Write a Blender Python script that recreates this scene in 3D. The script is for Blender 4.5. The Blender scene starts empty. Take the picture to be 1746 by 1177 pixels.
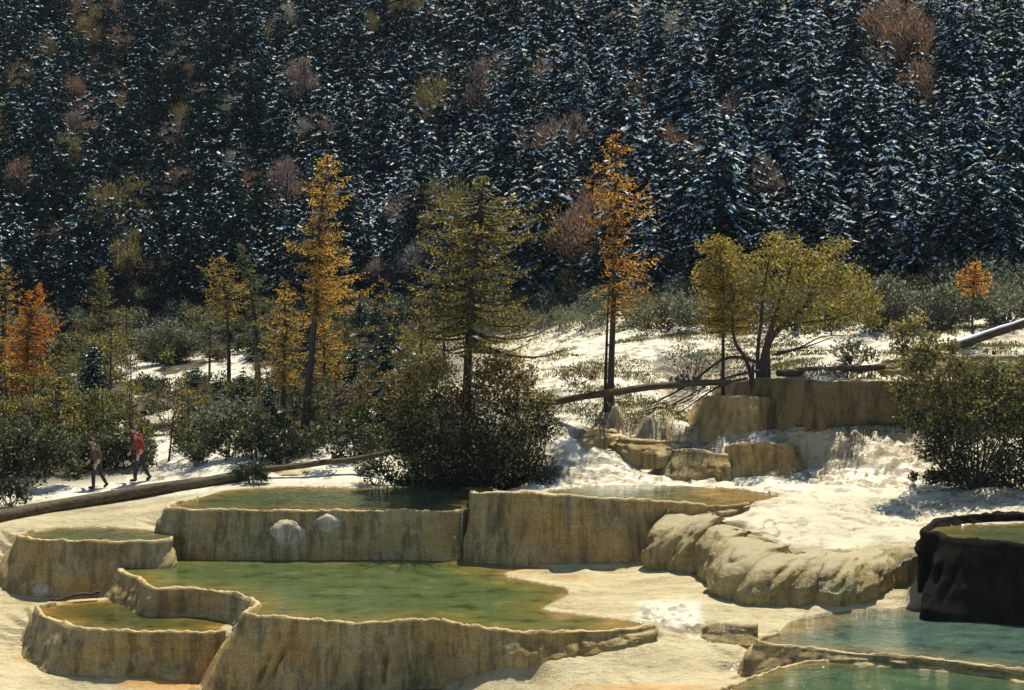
import bpy, math, random
import numpy as np
from mathutils import Vector

sc = bpy.context.scene
COL = sc.collection
rng = np.random.default_rng(7)
random.seed(7)

# ------------------------------------------------------------------ camera
CH = 10.5                      # camera height above the big pool's water (z = 0)
F, CX, CY = 2769.0, 873.0, 588.5
PITCH = math.radians(5.95)
cam = bpy.data.objects.new("camera", bpy.data.cameras.new("camera"))
COL.objects.link(cam)
cam.location = (0, 0, CH)
cam.rotation_euler = (math.radians(90) - PITCH, 0, 0)
cam.data.sensor_width = 36.0
cam.data.lens = 36.0 * F / 1746.0
cam.data.clip_start = 0.5
cam.data.clip_end = 2000
sc.camera = cam

# ------------------------------------------------------------------ light
SUN_EL, SUN_AZ = math.radians(65), math.radians(28)
w = bpy.data.worlds.new("World"); sc.world = w; w.use_nodes = True
nt = w.node_tree; nt.nodes.clear()
sky = nt.nodes.new("ShaderNodeTexSky"); sky.sky_type = 'NISHITA'; sky.sun_disc = False
sky.sun_elevation = SUN_EL; sky.sun_rotation = SUN_AZ; sky.altitude = 3000
bg = nt.nodes.new("ShaderNodeBackground"); bg.inputs["Strength"].default_value = 0.12
wo = nt.nodes.new("ShaderNodeOutputWorld")
nt.links.new(sky.outputs[0], bg.inputs[0]); nt.links.new(bg.outputs[0], wo.inputs[0])
sl = bpy.data.lights.new("sun", 'SUN'); sl.energy = 4.6; sl.angle = math.radians(0.53); sl.color = (1.0, 0.93, 0.77)
so = bpy.data.objects.new("sun", sl); COL.objects.link(so)
SV = Vector((math.sin(SUN_AZ) * math.cos(SUN_EL), math.cos(SUN_AZ) * math.cos(SUN_EL), math.sin(SUN_EL)))
so.rotation_euler = SV.to_track_quat('Z', 'Y').to_euler()
so.location = (0, 40, 60)
sc.view_settings.view_transform = 'Standard'; sc.view_settings.look = 'None'
sc.view_settings.exposure = 0.74; sc.view_settings.gamma = 1.0
sc.cycles.max_bounces = 8; sc.cycles.transparent_max_bounces = 8
sc.cycles.sample_clamp_indirect = 4.0

# ------------------------------------------------------------------ photo pixel -> world
cp, sp = math.cos(PITCH), math.sin(PITCH)
def ray(px, py):
    a = (px - CX) / F; b = -(py - CY) / F
    return np.array([a, cp + b * sp, -sp + b * cp])
def at(px, py, z):                     # the point at height z seen at that pixel
    d = ray(px, py); t = (z - CH) / d[2]
    return np.array([d[0] * t, d[1] * t, z])
def atY(px, py, Y):                    # the point at distance Y seen at that pixel
    d = ray(px, py); t = Y / d[1]
    return np.array([d[0] * t, Y, CH + d[2] * t])

# ------------------------------------------------------------------ noise
def _h(ix, iy, iz, seed):
    n = (ix.astype(np.int64) * 374761393 + iy.astype(np.int64) * 668265263 + iz.astype(np.int64) * 2147483647 + seed * 974634777)
    n = (n ^ (n >> 13)) * 1274126177
    n = n & 0x7fffffff
    n = (n ^ (n >> 16)) * 60493
    return ((n & 0xffff) / 65535.0)
def vnoise(x, y, z=None, seed=0):      # value noise in -1..1
    x = np.asarray(x, float); y = np.asarray(y, float)
    z = np.zeros_like(x) if z is None else np.asarray(z, float)
    ix, iy, iz = np.floor(x), np.floor(y), np.floor(z)
    fx, fy, fz = x - ix, y - iy, z - iz
    fx = fx * fx * (3 - 2 * fx); fy = fy * fy * (3 - 2 * fy); fz = fz * fz * (3 - 2 * fz)
    def c(dx, dy, dz): return _h(ix + dx, iy + dy, iz + dz, seed)
    def lx(dy, dz): return c(0, dy, dz) * (1 - fx) + c(1, dy, dz) * fx
    def ly(dz): return lx(0, dz) * (1 - fy) + lx(1, dz) * fy
    return (ly(0) * (1 - fz) + ly(1) * fz) * 2 - 1
def fbm(x, y, z=None, seed=0, o=3):
    s = 0; a = 1.0; t = 0
    for k in range(o):
        s = s + a * vnoise(np.asarray(x) * 2 ** k, np.asarray(y) * 2 ** k, None if z is None else np.asarray(z) * 2 ** k, seed + k)
        t += a; a *= 0.5
    return s / t
def sstep(a, b, x):
    t = np.clip((x - a) / (b - a), 0, 1); return t * t * (3 - 2 * t)

# ------------------------------------------------------------------ materials
def mat(name):
    m = bpy.data.materials.new(name); m.use_nodes = True
    t = m.node_tree; t.nodes.clear()
    out = t.nodes.new("ShaderNodeOutputMaterial")
    return m, t, out
def N(t, typ, **kw):
    n = t.nodes.new(typ)
    for k, v in kw.items():
        if k in n.inputs: n.inputs[k].default_value = v
        else: setattr(n, k, v)
    return n
def ramp(t, stops, interp='LINEAR'):
    n = t.nodes.new("ShaderNodeValToRGB"); n.color_ramp.interpolation = interp
    e = n.color_ramp.elements
    while len(e) < len(stops): e.new(0.5)
    for k, (p, c) in enumerate(stops):
        e[k].position = p; e[k].color = (c[0], c[1], c[2], 1)
    return n
def mix(t, fac, a, b, mode='MIX'):
    n = t.nodes.new("ShaderNodeMix"); n.data_type = 'RGBA'; n.blend_type = mode
    L = t.links
    for s, v in ((n.inputs[0], fac), (n.inputs[6], a), (n.inputs[7], b)):
        if hasattr(v, 'is_linked') or isinstance(v, bpy.types.NodeSocket): L.new(v, s)
        elif isinstance(v, (int, float)): s.default_value = v
        else: s.default_value = (v[0], v[1], v[2], 1)
    return n.outputs[2]
def noise(t, scale, detail=4, rough=.55, vec=None, mapscale=None):
    n = t.nodes.new("ShaderNodeTexNoise"); n.inputs["Scale"].default_value = scale
    n.inputs["Detail"].default_value = detail; n.inputs["Roughness"].default_value = rough
    g = t.nodes.new("ShaderNodeNewGeometry")
    v = g.outputs["Position"]
    if mapscale:
        mp = t.nodes.new("ShaderNodeMapping"); mp.inputs["Scale"].default_value = mapscale
        t.links.new(v, mp.inputs[0]); v = mp.outputs[0]
    t.links.new(v, n.inputs["Vector"])
    return n.outputs[0]
def bump(t, h, strength, dist):
    b = t.nodes.new("ShaderNodeBump"); b.inputs["Strength"].default_value = strength; b.inputs["Distance"].default_value = dist
    t.links.new(h, b.inputs["Height"]); return b.outputs[0]
def math_(t, op, a, b):
    n = t.nodes.new("ShaderNodeMath"); n.operation = op
    for s, v in ((n.inputs[0], a), (n.inputs[1], b)):
        if isinstance(v, (int, float)): s.default_value = v
        else: t.links.new(v, s)
    return n.outputs[0]

def wall_mat(name, cols, rough=0.75, spec=0.3, streak=(2.6, 2.6, 0.35), bstr=.6, lit_crust=.7, cr0=.78, cr1=.96, cc=(.50, .41, .19)):
    m, t, out = mat(name)
    a = noise(t, 1.0, 6, .65, mapscale=streak)
    b = noise(t, 0.55, 4, .6)
    f = noise(t, 22, 4, .7)
    r = ramp(t, [(0.28, cols[0]), (0.44, cols[1]), (0.56, cols[2]), (0.72, cols[3])])
    t.links.new(a, r.inputs[0])
    r2 = ramp(t, [(0.42, (0, 0, 0)), (0.58, (1, 1, 1))]); t.links.new(b, r2.inputs[0])
    c = mix(t, math_(t, 'MULTIPLY', r2.outputs[0], .55), r.outputs[0], cols[4])
    r5 = ramp(t, [(0.40, (.38, .38, .40)), (0.52, (1, 1, 1))]); t.links.new(noise(t, 1.7, 6, .7, mapscale=(2.0, 2.0, .22)), r5.inputs[0])
    c = mix(t, .75, c, r5.outputs[0], 'MULTIPLY')
    r7 = ramp(t, [(.38, (.6, .58, .55)), (.5, (1, 1, 1)), (.64, (1.15, 1.13, 1.08))]); t.links.new(noise(t, 1.0, 5, .7, mapscale=(.9, .9, 7.0)), r7.inputs[0])
    c = mix(t, .32, c, r7.outputs[0], 'MULTIPLY')
    r3 = ramp(t, [(0.3, (.5, .5, .5)), (0.6, (1.12, 1.12, 1.12))]); t.links.new(f, r3.inputs[0])
    c = mix(t, 1.0, c, r3.outputs[0], 'MULTIPLY')
    if lit_crust:
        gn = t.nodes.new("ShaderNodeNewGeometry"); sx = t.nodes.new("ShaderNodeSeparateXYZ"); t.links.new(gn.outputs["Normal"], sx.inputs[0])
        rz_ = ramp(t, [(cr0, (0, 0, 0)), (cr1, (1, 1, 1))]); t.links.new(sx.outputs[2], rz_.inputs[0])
        c = mix(t, math_(t, 'MULTIPLY', rz_.outputs[0], lit_crust), c, cc)  # cream crust on up-facing faces, with sunlit brightness painted in
    p = N(t, "ShaderNodeBsdfPrincipled"); p.inputs["Roughness"].default_value = rough
    p.inputs["Specular IOR Level"].default_value = spec
    t.links.new(c, p.inputs["Base Color"])
    h = math_(t, 'ADD', math_(t, 'ADD', noise(t, 3.0, 6, .7, mapscale=(2.2, 2.2, .9)), math_(t, 'MULTIPLY', noise(t, 1.2, 5, .7, mapscale=(1.2, 1.2, 8.0)), .2)), math_(t, 'MULTIPLY', noise(t, 26, 4, .75), .6))
    t.links.new(bump(t, h, bstr, .06), p.inputs["Normal"])
    t.links.new(p.outputs[0], out.inputs[0])
    return m
M = {}
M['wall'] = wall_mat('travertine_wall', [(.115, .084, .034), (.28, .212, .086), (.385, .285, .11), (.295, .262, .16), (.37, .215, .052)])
M['wall_brown'] = wall_mat('travertine_wall_brown', [(.06, .045, .02), (.14, .10, .042), (.19, .135, .052), (.15, .13, .075), (.19, .11, .03)])
M['wall_grey'] = wall_mat('travertine_wall_grey', [(.08, .075, .06), (.17, .15, .11), (.25, .2, .13), (.14, .14, .125), (.2, .15, .09)])
M['wall_dark'] = wall_mat('travertine_wall_black', [(.004, .003, .002), (.010, .008, .005), (.024, .018, .010), (.007, .006, .004), (.016, .011, .006)], rough=.9, spec=.1, lit_crust=0, bstr=1.0)  # near-black base colour throughout, for the raised right hand pool
M['cascade'] = wall_mat('travertine_cascade', [(.19, .138, .045), (.35, .26, .088), (.45, .335, .11), (.37, .31, .14), (.38, .235, .05)], rough=.24, spec=.5, streak=(3.2, 2.2, .5), bstr=1.3, lit_crust=.7, cr0=.76, cr1=.95, cc=(.62, .53, .31))
M['knob'] = wall_mat('travertine_knob', [(.26, .21, .12), (.4, .33, .2), (.5, .42, .27), (.4, .36, .25), (.4, .29, .13)], rough=.7)
M['foam'] = wall_mat('white_water', [(.42, .42, .38), (.55, .55, .5), (.65, .64, .6), (.5, .52, .5), (.55, .52, .45)], rough=.15, spec=.5, streak=(9, 9, .5))

def ground_mat():
    m, t, out = mat('travertine_ground')
    at_ = t.nodes.new("ShaderNodeAttribute"); at_.attribute_name = 'mask'
    sep = t.nodes.new("ShaderNodeSeparateColor"); t.links.new(at_.outputs["Color"], sep.inputs[0])
    soil, orange, white = sep.outputs[0], sep.outputs[1], sep.outputs[2]
    n1 = noise(t, .8, 5, .6, mapscale=(.5, 1.6, 1)); n2 = noise(t, 6, 5, .65, mapscale=(.5, 1.4, 1)); n3 = noise(t, 40, 3, .6)
    r = ramp(t, [(.3, (.37, .30, .15)), (.5, (.46, .385, .205)), (.7, (.54, .47, .275))]); t.links.new(n1, r.inputs[0])
    c = r.outputs[0]
    r2 = ramp(t, [(.34, (.72, .68, .6)), (.52, (1, 1, 1))]); t.links.new(n2, r2.inputs[0])
    c = mix(t, 1.0, c, r2.outputs[0], 'MULTIPLY')
    r6 = ramp(t, [(.36, (.62, .60, .55)), (.5, (1, 1, 1)), (.68, (1.12, 1.12, 1.08))]); t.links.new(noise(t, 17, 5, .75), r6.inputs[0])
    c = mix(t, .8, c, r6.outputs[0], 'MULTIPLY')
    wv = mix(t, n2, (.64, .59, .43), (.80, .76, .62))
    c = mix(t, white, c, wv)
    nd = noise(t, 3.0, 5, .6, mapscale=(.55, .36, 1.0))
    rd = ramp(t, [(.54, (0, 0, 0)), (.62, (1, 1, 1))]); t.links.new(nd, rd.inputs[0])
    c = mix(t, math_(t, 'MULTIPLY', rd.outputs[0], math_(t, 'MULTIPLY', white, .9)), c, (.13, .10, .05))
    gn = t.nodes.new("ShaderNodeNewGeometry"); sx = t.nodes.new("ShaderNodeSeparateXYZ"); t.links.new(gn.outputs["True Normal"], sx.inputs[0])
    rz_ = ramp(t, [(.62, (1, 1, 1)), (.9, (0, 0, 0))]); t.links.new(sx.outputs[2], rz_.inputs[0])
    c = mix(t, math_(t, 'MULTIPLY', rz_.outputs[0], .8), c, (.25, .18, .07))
    oc = mix(t, n2, (.42, .2, .03), (.5, .28, .06))
    c = mix(t, orange, c, oc)
    r4 = ramp(t, [(.35, (.025, .022, .013)), (.55, (.07, .055, .03)), (.7, (.045, .05, .022))]); t.links.new(n2, r4.inputs[0])
    c = mix(t, soil, c, r4.outputs[0])
    p = N(t, "ShaderNodeBsdfPrincipled")
    t.links.new(c, p.inputs["Base Color"])
    rr = ramp(t, [(.35, (.16, .16, .16)), (.6, (.5, .5, .5))]); t.links.new(n1, rr.inputs[0])
    rmix = mix(t, soil, rr.outputs[0], (.9, .9, .9))
    t.links.new(rmix, p.inputs["Roughness"])
    p.inputs["Specular IOR Level"].default_value = .4
    h = math_(t, 'ADD', n2, math_(t, 'MULTIPLY', n3, .35))
    t.links.new(bump(t, h, .9, .075), p.inputs["Normal"])
    t.links.new(p.outputs[0], out.inputs[0])
    return m
M['ground'] = ground_mat()

def water_mat(name, stops, wave=(5, .16), rough=.03, bd=.1):
    m, t, out = mat(name)
    a = t.nodes.new("ShaderNodeAttribute"); a.attribute_name = 'depth'
    nz = noise(t, 1.1, 5, .65)
    d = math_(t, 'ADD', a.outputs["Fac"], math_(t, 'MULTIPLY', math_(t, 'SUBTRACT', nz, .5), .35))
    r = ramp(t, stops); t.links.new(d, r.inputs[0])
    bed = ramp(t, [(.34, (.32, .34, .3)), (.46, (.85, .9, .85)), (.56, (1.05, 1.05, 1)), (.68, (1.75, 1.55, 1.2))]); t.links.new(noise(t, 1.6, 7, .72, mapscale=(.7, 1.2, 1)), bed.inputs[0])
    r_out = mix(t, 1.0, r.outputs[0], bed.outputs[0], 'MULTIPLY')
    p = N(t, "ShaderNodeBsdfPrincipled"); p.inputs["Roughness"].default_value = rough
    p.inputs["IOR"].default_value = 1.33
    t.links.new(r_out, p.inputs["Base Color"])
    h = math_(t, 'ADD', noise(t, wave[0], 3, .55, mapscale=(.55, 1.3, 1)), math_(t, 'MULTIPLY', noise(t, wave[0] * 4, 2, .5, mapscale=(.5, 1.3, 1)), .25))
    t.links.new(bump(t, h, wave[1], bd), p.inputs["Normal"])
    t.links.new(p.outputs[0], out.inputs[0])
    return m
M['water_green'] = water_mat('pool_water_green', [(0.0, (.20, .13, .04)), (.09, (.12, .095, .025)), (.45, (.095, .095, .026)), (.9, (.062, .082, .028))])
M['water_amber'] = water_mat('pool_water_amber', [(0.0, (.2, .11, .02)), (.3, (.11, .075, .015)), (.8, (.055, .055, .016))])
M['water_olive'] = water_mat('pool_water_olive', [(0.0, (.18, .11, .03)), (.25, (.10, .08, .025)), (.7, (.055, .07, .032))])
M['water_teal'] = water_mat('pool_water_teal', [(0.0, (.24, .17, .07)), (.15, (.15, .15, .09)), (.5, (.09, .13, .09)), (.9, (.07, .12, .09))], wave=(9, 1.0), bd=.2)
M['water_moss'] = water_mat('pool_water_moss', [(0.0, (.2, .13, .04)), (.2, (.08, .09, .03)), (.8, (.045, .08, .035))], wave=(7, .9), bd=.16)

def leaf_mat(name, trans=.45, rough=.6):
    m, t, out = mat(name)
    a = t.nodes.new("ShaderNodeAttribute"); a.attribute_name = 'col'
    d = N(t, "ShaderNodeBsdfDiffuse"); tr = N(t, "ShaderNodeBsdfTranslucent")
    t.links.new(a.outputs["Color"], d.inputs[0]); t.links.new(a.outputs["Color"], tr.inputs[0])
    mx = N(t, "ShaderNodeMixShader"); mx.inputs[0].default_value = trans
    t.links.new(d.outputs[0], mx.inputs[1]); t.links.new(tr.outputs[0], mx.inputs[2])
    t.links.new(mx.outputs[0], out.inputs[0])
    return m
M['leaf'] = leaf_mat('autumn_leaves', .6)
M['needle'] = leaf_mat('snowy_needles', .25)

def simple(name, c1, c2, scale=8, rough=.8, mapscale=None, b=.4, spec=.3):
    m, t, out = mat(name)
    n = noise(t, scale, 5, .65, mapscale=mapscale)
    r = ramp(t, [(.35, c1), (.65, c2)]); t.links.new(n, r.inputs[0])
    p = N(t, "ShaderNodeBsdfPrincipled"); p.inputs["Roughness"].default_value = rough
    p.inputs["Specular IOR Level"].default_value = spec
    t.links.new(r.outputs[0], p.inputs["Base Color"])
    t.links.new(bump(t, n, b, .03), p.inputs["Normal"])
    t.links.new(p.outputs[0], out.inputs[0]); return m
M['bark'] = simple('dark_bark', (.018, .014, .01), (.06, .045, .03), 9, mapscale=(1, 1, .3))
M['log'] = simple('weathered_log', (.022, .016, .009), (.11, .08, .035), 7, mapscale=(.4, 2, 2))
M['snow'] = simple('snow', (.75, .77, .8), (.85, .85, .86), 5, rough=.55, b=.3)
M['skin'] = simple('skin', (.42, .25, .17), (.5, .3, .21), 20, .55, b=.05)
M['red'] = simple('red_cloth', (.15, .024, .02), (.21, .034, .026), 14, .85)
M['tan'] = simple('tan_cloth', (.28, .2, .12), (.38, .28, .18), 14, .85)
M['dim'] = simple('brown_cloth', (.05, .035, .025), (.09, .065, .045), 14, .85)
M['dark'] = simple('dark_cloth', (.012, .013, .018), (.03, .03, .036), 14, .85)
M['hair'] = simple('black_hair', (.006, .005, .005), (.015, .012, .01), 40, .5)

# ------------------------------------------------------------------ object helpers
def link(name, me, m, parent=None, loc=None):
    o = bpy.data.objects.new(name, me)
    if m is not None and not me.materials:
        me.materials.append(m)
    COL.objects.link(o)
    if parent is not None: o.parent = parent
    if loc is not None: o.location = loc
    return o
def tag(o, label=None, cat=None, group=None, kind=None):
    if label: o['label'] = label
    if cat: o['category'] = cat
    if group: o['group'] = group
    if kind: o['kind'] = kind
    return o
def empty(name, loc, label, cat, group=None):
    o = bpy.data.objects.new(name, None); COL.objects.link(o); o.location = loc
    o.empty_display_size = .2
    return tag(o, label, cat, group)
def mesh_np(name, V, Fq, smooth=True, cols=None):
    """V (n,3); Fq (m,4) quads"""
    me = bpy.data.meshes.new(name)
    V = np.asarray(V, np.float32); Fq = np.asarray(Fq, np.int32)
    k = Fq.shape[1]
    me.vertices.add(len(V)); me.vertices.foreach_set('co', V.ravel())
    me.loops.add(Fq.size); me.loops.foreach_set('vertex_index', Fq.ravel())
    me.polygons.add(len(Fq)); me.polygons.foreach_set('loop_start', np.arange(0, Fq.size, k, dtype=np.int32))
    me.polygons.foreach_set('loop_total', np.full(len(Fq), k, np.int32))
    me.polygons.foreach_set('use_smooth', np.full(len(Fq), smooth))
    if cols is not None:
        a = me.attributes.new('col', 'FLOAT_COLOR', 'POINT')
        c4 = np.ones((len(V), 4), np.float32); c4[:, :3] = cols; a.data.foreach_set('color', c4.ravel())
    me.update(calc_edges=True); me.validate()
    return me
def gridfaces(nu, nv, closed=False):
    i = np.arange(nu if closed else nu - 1)[:, None]; j = np.arange(nv - 1)[None, :]
    i2 = (i + 1) % nu
    return np.stack([i * nv + j + 0 * i2, i2 * nv + j, i2 * nv + j + 1, i * nv + j + 1], -1).reshape(-1, 4)
class Geo:
    def __init__(s): s.V = []; s.F = []; s.C = []; s.n = 0
    def add(s, V, Fq, c=None):
        V = np.asarray(V, float)
        s.V.append(V); s.F.append(np.asarray(Fq) + s.n); s.n += len(V)
        s.C.append(np.broadcast_to(np.asarray(c if c is not None else (1, 1, 1), float), (len(V), 3)))
    def tube(s, P, R, k=6, c=None):
        P = np.asarray(P, float); R = np.broadcast_to(np.asarray(R, float), (len(P),))
        T = np.gradient(P, axis=0); T /= np.linalg.norm(T, axis=1, keepdims=True) + 1e-9
        ref = np.array([0, 0, 1.0]) if abs(T[:, 2]).mean() < .8 else np.array([1.0, 0, 0])
        A = np.cross(T, ref); A /= np.linalg.norm(A, axis=1, keepdims=True) + 1e-9
        B = np.cross(T, A)
        th = np.arange(k) * 2 * math.pi / k
        ring = P[:, None] + R[:, None, None] * (np.cos(th)[None, :, None] * A[:, None] + np.sin(th)[None, :, None] * B[:, None])
        n = len(P)
        V = ring.reshape(-1, 3)
        i = np.arange(n - 1)[:, None]; j = np.arange(k)[None, :]
        Fq = np.stack([i * k + j, i * k + (j + 1) % k, (i + 1) * k + (j + 1) % k, (i + 1) * k + j], -1).reshape(-1, 4)
        s.add(V, Fq, c)
    def leaves(s, C, A, l, w, cols, up=None):
        n = len(C)
        A = A / (np.linalg.norm(A, axis=1, keepdims=True) + 1e-9)
        rv = rng.normal(size=(n, 3)) if up is None else up
        B = np.cross(A, rv); B /= np.linalg.norm(B, axis=1, keepdims=True) + 1e-9
        l = np.broadcast_to(np.asarray(l, float), (n,))[:, None]; w = np.broadcast_to(np.asarray(w, float), (n,))[:, None]
        V = np.stack([C - A * l / 2, C + B * w / 2, C + A * l / 2, C - B * w / 2], 1).reshape(-1, 3)
        s.V.append(V); s.F.append(np.arange(4 * n).reshape(n, 4) + s.n); s.n += 4 * n
        s.C.append(np.repeat(cols, 4, axis=0))
    def mesh(s, name, smooth=False):
        return mesh_np(name, np.concatenate(s.V), np.concatenate(s.F), smooth, np.concatenate(s.C))
def pick(pal, n, jit=.18):
    p = np.asarray(pal, float); c = p[rng.integers(0, len(p), n)]
    return np.clip(c * (1 + jit * rng.normal(size=(n, 1))), .002, 1)

def crom(P, n):
    """resample control rows P by centripetal-ish Catmull-Rom to n rows"""
    P = np.asarray(P, float); m = len(P)
    seg = np.linalg.norm(np.diff(P[:, :3], axis=0), axis=1); s = np.concatenate([[0], np.cumsum(seg + 1e-6)])
    q = np.linspace(0, s[-1], n); k = np.clip(np.searchsorted(s, q, 'right') - 1, 0, m - 2)
    u = (q - s[k]) / (s[k + 1] - s[k])
    T = np.zeros_like(P)
    for i in range(m):
        a, b = max(i - 1, 0), min(i + 1, m - 1)
        T[i] = (P[b] - P[a]) / (s[b] - s[a])
    h = (s[k + 1] - s[k])[:, None]; u = u[:, None]
    return ((2 * u**3 - 3 * u**2 + 1) * P[k] + (u**3 - 2 * u**2 + u) * h * T[k] + (-2 * u**3 + 3 * u**2) * P[k + 1] + (u**3 - u**2) * h * T[k + 1])

# ------------------------------------------------------------------ terrain control points, filled by the walls too
CTRL = []                                     # (x, y, z)
FEET = []                                     # wall feet: the ground meets each wall along its foot line
SHORES = []
def inpoly(x, y, poly):
    poly = np.asarray(poly); n = len(poly); ins = np.zeros(x.shape, bool); j = n - 1
    for i in range(n):
        xi, yi = poly[i]; xj, yj = poly[j]
        c = ((yi > y) != (yj > y)) & (x < (xj - xi) * (y - yi) / (yj - yi + 1e-12) + xi)
        ins ^= c; j = i
    return ins
def polydist(x, y, poly):
    poly = np.asarray(poly); d = np.full(x.shape, 1e9); bx = x * 0; by = y * 0
    for i in range(len(poly)):
        a = poly[i]; b = poly[(i + 1) % len(poly)]; e = b - a; L = e @ e + 1e-12
        t = np.clip(((x - a[0]) * e[0] + (y - a[1]) * e[1]) / L, 0, 1)
        qx = a[0] + t * e[0]; qy = a[1] + t * e[1]
        dd = np.hypot(x - qx, y - qy); k = dd < d
        d = np.where(k, dd, d); bx = np.where(k, qx, bx); by = np.where(k, qy, by)
    return d, bx, by

def loft(name, pairs, m, parent=None, z=None, zf=None, style='wall', seed=0, amp=1.0, dflt=.3, ctrl=True, back=True, rimw=.16, cracks=()):
    """pairs (rim_px, rim_py, foot_px, foot_py[, setback]); z: rim level fixed, zf: foot level fixed"""
    rows = []
    for q in pairs:
        d = q[4] if len(q) > 4 else dflt
        if z is not None:
            r = at(q[0], q[1], z); f = atY(q[2], q[3], r[1] - d)
        else:
            zz = q[5] if len(q) > 5 else zf
            f = at(q[2], q[3], zz); r = atY(q[0], q[1], f[1] + d)
        rows.append(np.concatenate([r, f]))
    rows = np.array(rows)
    Lr = np.linalg.norm(np.diff(rows[:, :3], axis=0), axis=1).sum()
    n = max(24, int(Lr / .055))
    P = crom(rows, n)
    R, Ft = P[:, :3], P[:, 3:]
    T = np.gradient(R[:, :2], axis=0); T /= np.linalg.norm(T, axis=1, keepdims=True) + 1e-9
    for _ in range(6): T[1:-1] = (T[:-2] + T[1:-1] * 2 + T[2:]) / 4
    IN = np.stack([-T[:, 1], T[:, 0]], 1); IN /= np.linalg.norm(IN, axis=1, keepdims=True) + 1e-9
    s = np.concatenate([[0], np.cumsum(np.linalg.norm(np.diff(R[:, :2], axis=0), axis=1))])
    MV = 34
    gr = np.random.default_rng(seed)
    grooves = [(gr.random() * s[-1], .04 + .13 * gr.random() ** 2, gr.normal() * .15, .2 + .4 * gr.random()) for _ in range(int(s[-1] * .8))]
    tt = np.linspace(0, 1, MV)
    V = []
    foot_low = Ft.copy(); foot_low[:, 2] -= .35; foot_low[:, :2] -= IN * .05
    V.append(foot_low)
    fpx = CX + Ft[:, 0] / Ft[:, 1] * F
    crk = [(s[int(np.argmin(np.abs(fpx - c0) + 1e3 * (np.arange(n) < n * .35)))], c1, c2, c3) for (c0, c1, c2, c3) in cracks]
    for t in tt:
        if style == 'round':
            hor = 1 - math.cos(t * math.pi / 2) ** .9; ver = math.sin(t * math.pi / 2) ** .95
        else:
            hor = t ** .8 * .92 + .08 * t; ver = t
        p = Ft + 0
        p = np.concatenate([Ft[:, :2] + (R[:, :2] - Ft[:, :2]) * hor, (Ft[:, 2] + (R[:, 2] - Ft[:, 2]) * ver)[:, None]], 1)
        H = (R[:, 2] - Ft[:, 2])
        tz = p[:, 2]
        env = math.sin(min(1, t * 1.15 + .12) * math.pi) ** .5 if t < .88 else .35
        env = max(env, .3)
        if style == 'round':
            sf = s - .65 * t
            d = .34 * np.abs(vnoise(sf * .9 + 3, s * 0 + t * .5, None, seed)) ** .6 - .2 + .26 * np.abs(vnoise(sf * 2.1, s * 0 + t * 1.1, None, seed + 9)) ** .6 \
                + .16 * np.abs(vnoise(sf * 5.0, s * 0 + t * 2.2, None, seed + 14)) ** .7 + .07 * fbm(sf * 9, s * 0 + t * 6, None, seed + 4, 3)
            d = d + .10 * sstep(.55, .9, np.full_like(s, t)) * vnoise(s * 5, s * 0 + t * 9, None, seed + 17)
        else:
            d = .24 * fbm(s * .6, s * 0 + t * .9, None, seed, 2) + .08 * fbm(s * 1.6, s * 0 + t * 2.5, None, seed + 21, 2) + .05 * np.abs(vnoise(s * 1.5 + t * .9, s * 0 + t * 1.4, None, seed + 3)) ** .7 - .02 + .05 * fbm(s * 3.1, s * 0 + t * 4.5, None, seed + 25, 2) \
                + .05 * fbm(s * 6 + t * 1.2, s * 0 + t * 2.0, None, seed + 5, 3) + .022 * fbm(s * 22, s * 0 + t * 12, None, seed + 7, 3)
            for (g0, gs, gl, gt) in grooves:
                d = d - gs * np.exp(-((s - g0 - gl * (1 - t)) / .05) ** 2) * math.exp(-((t - gt) / .3) ** 2)
            for (g0, gs, gl, gt) in crk:
                d = d - gs * np.exp(-((s - g0 - gl * (t - .4)) / (.045 + .02 * math.sin(t * 17 + g0))) ** 2) * math.exp(-((t - gt) / .26) ** 2)
            # a thin overhanging lip of crust under the rim
            d = d + .035 * math.exp(-((t - .95) / .035) ** 2) * (1 + .6 * vnoise(s * 9, s * 0, None, seed + 8))
        p[:, :2] -= IN * (d * amp * env)[:, None]
        V.append(p)
    top = V[-1]
    rb = (.03 * vnoise(s * 2.3, s * 0 + 3, None, seed + 11) + .022 * vnoise(s * 7, s * 0 + 3, None, seed + 15) + .016 * vnoise(s * 19, s * 0, None, seed + 12)) * (1 + (amp > 1.5))
    if style == 'round':
        prof = [(.18, .0), (.45, -.04), (.8, -.14), (1.2, -.4)]
    else:
        prof = [(.25 * rimw, .03), (.6 * rimw, .032), (rimw, .0), (rimw * 1.25, -.12), (rimw * 1.5, -.5)]
    for (i_, dz) in prof:
        p = top.copy(); p[:, :2] += IN * (i_ * (1 + .35 * vnoise(s * 5, s * 0 + 7, None, seed + 13)))[:, None]; p[:, 2] += dz + rb
        V.append(p)
    V = np.stack(V, 1)                                    # n x rows x 3
    me = mesh_np(name, V.reshape(-1, 3), gridfaces(n, V.shape[1]), True)
    if ctrl:
        FEET.append((Ft[::3].copy(), IN[::3].copy(), R[::3, 2].copy(), np.linalg.norm(R[::3, :2] - Ft[::3, :2], axis=1), style))
        for i in range(0, n, 8):
            CTRL.append((Ft[i, 0] - IN[i, 0] * .08, Ft[i, 1] - IN[i, 1] * .08, Ft[i, 2]))
            if back: CTRL.append((R[i, 0] + IN[i, 0] * .55, R[i, 1] + IN[i, 1] * .55, R[i, 2] + (.02 if style == 'round' else -.05)))
    o = link(name, me, m, parent)
    return o, R, IN

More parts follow.
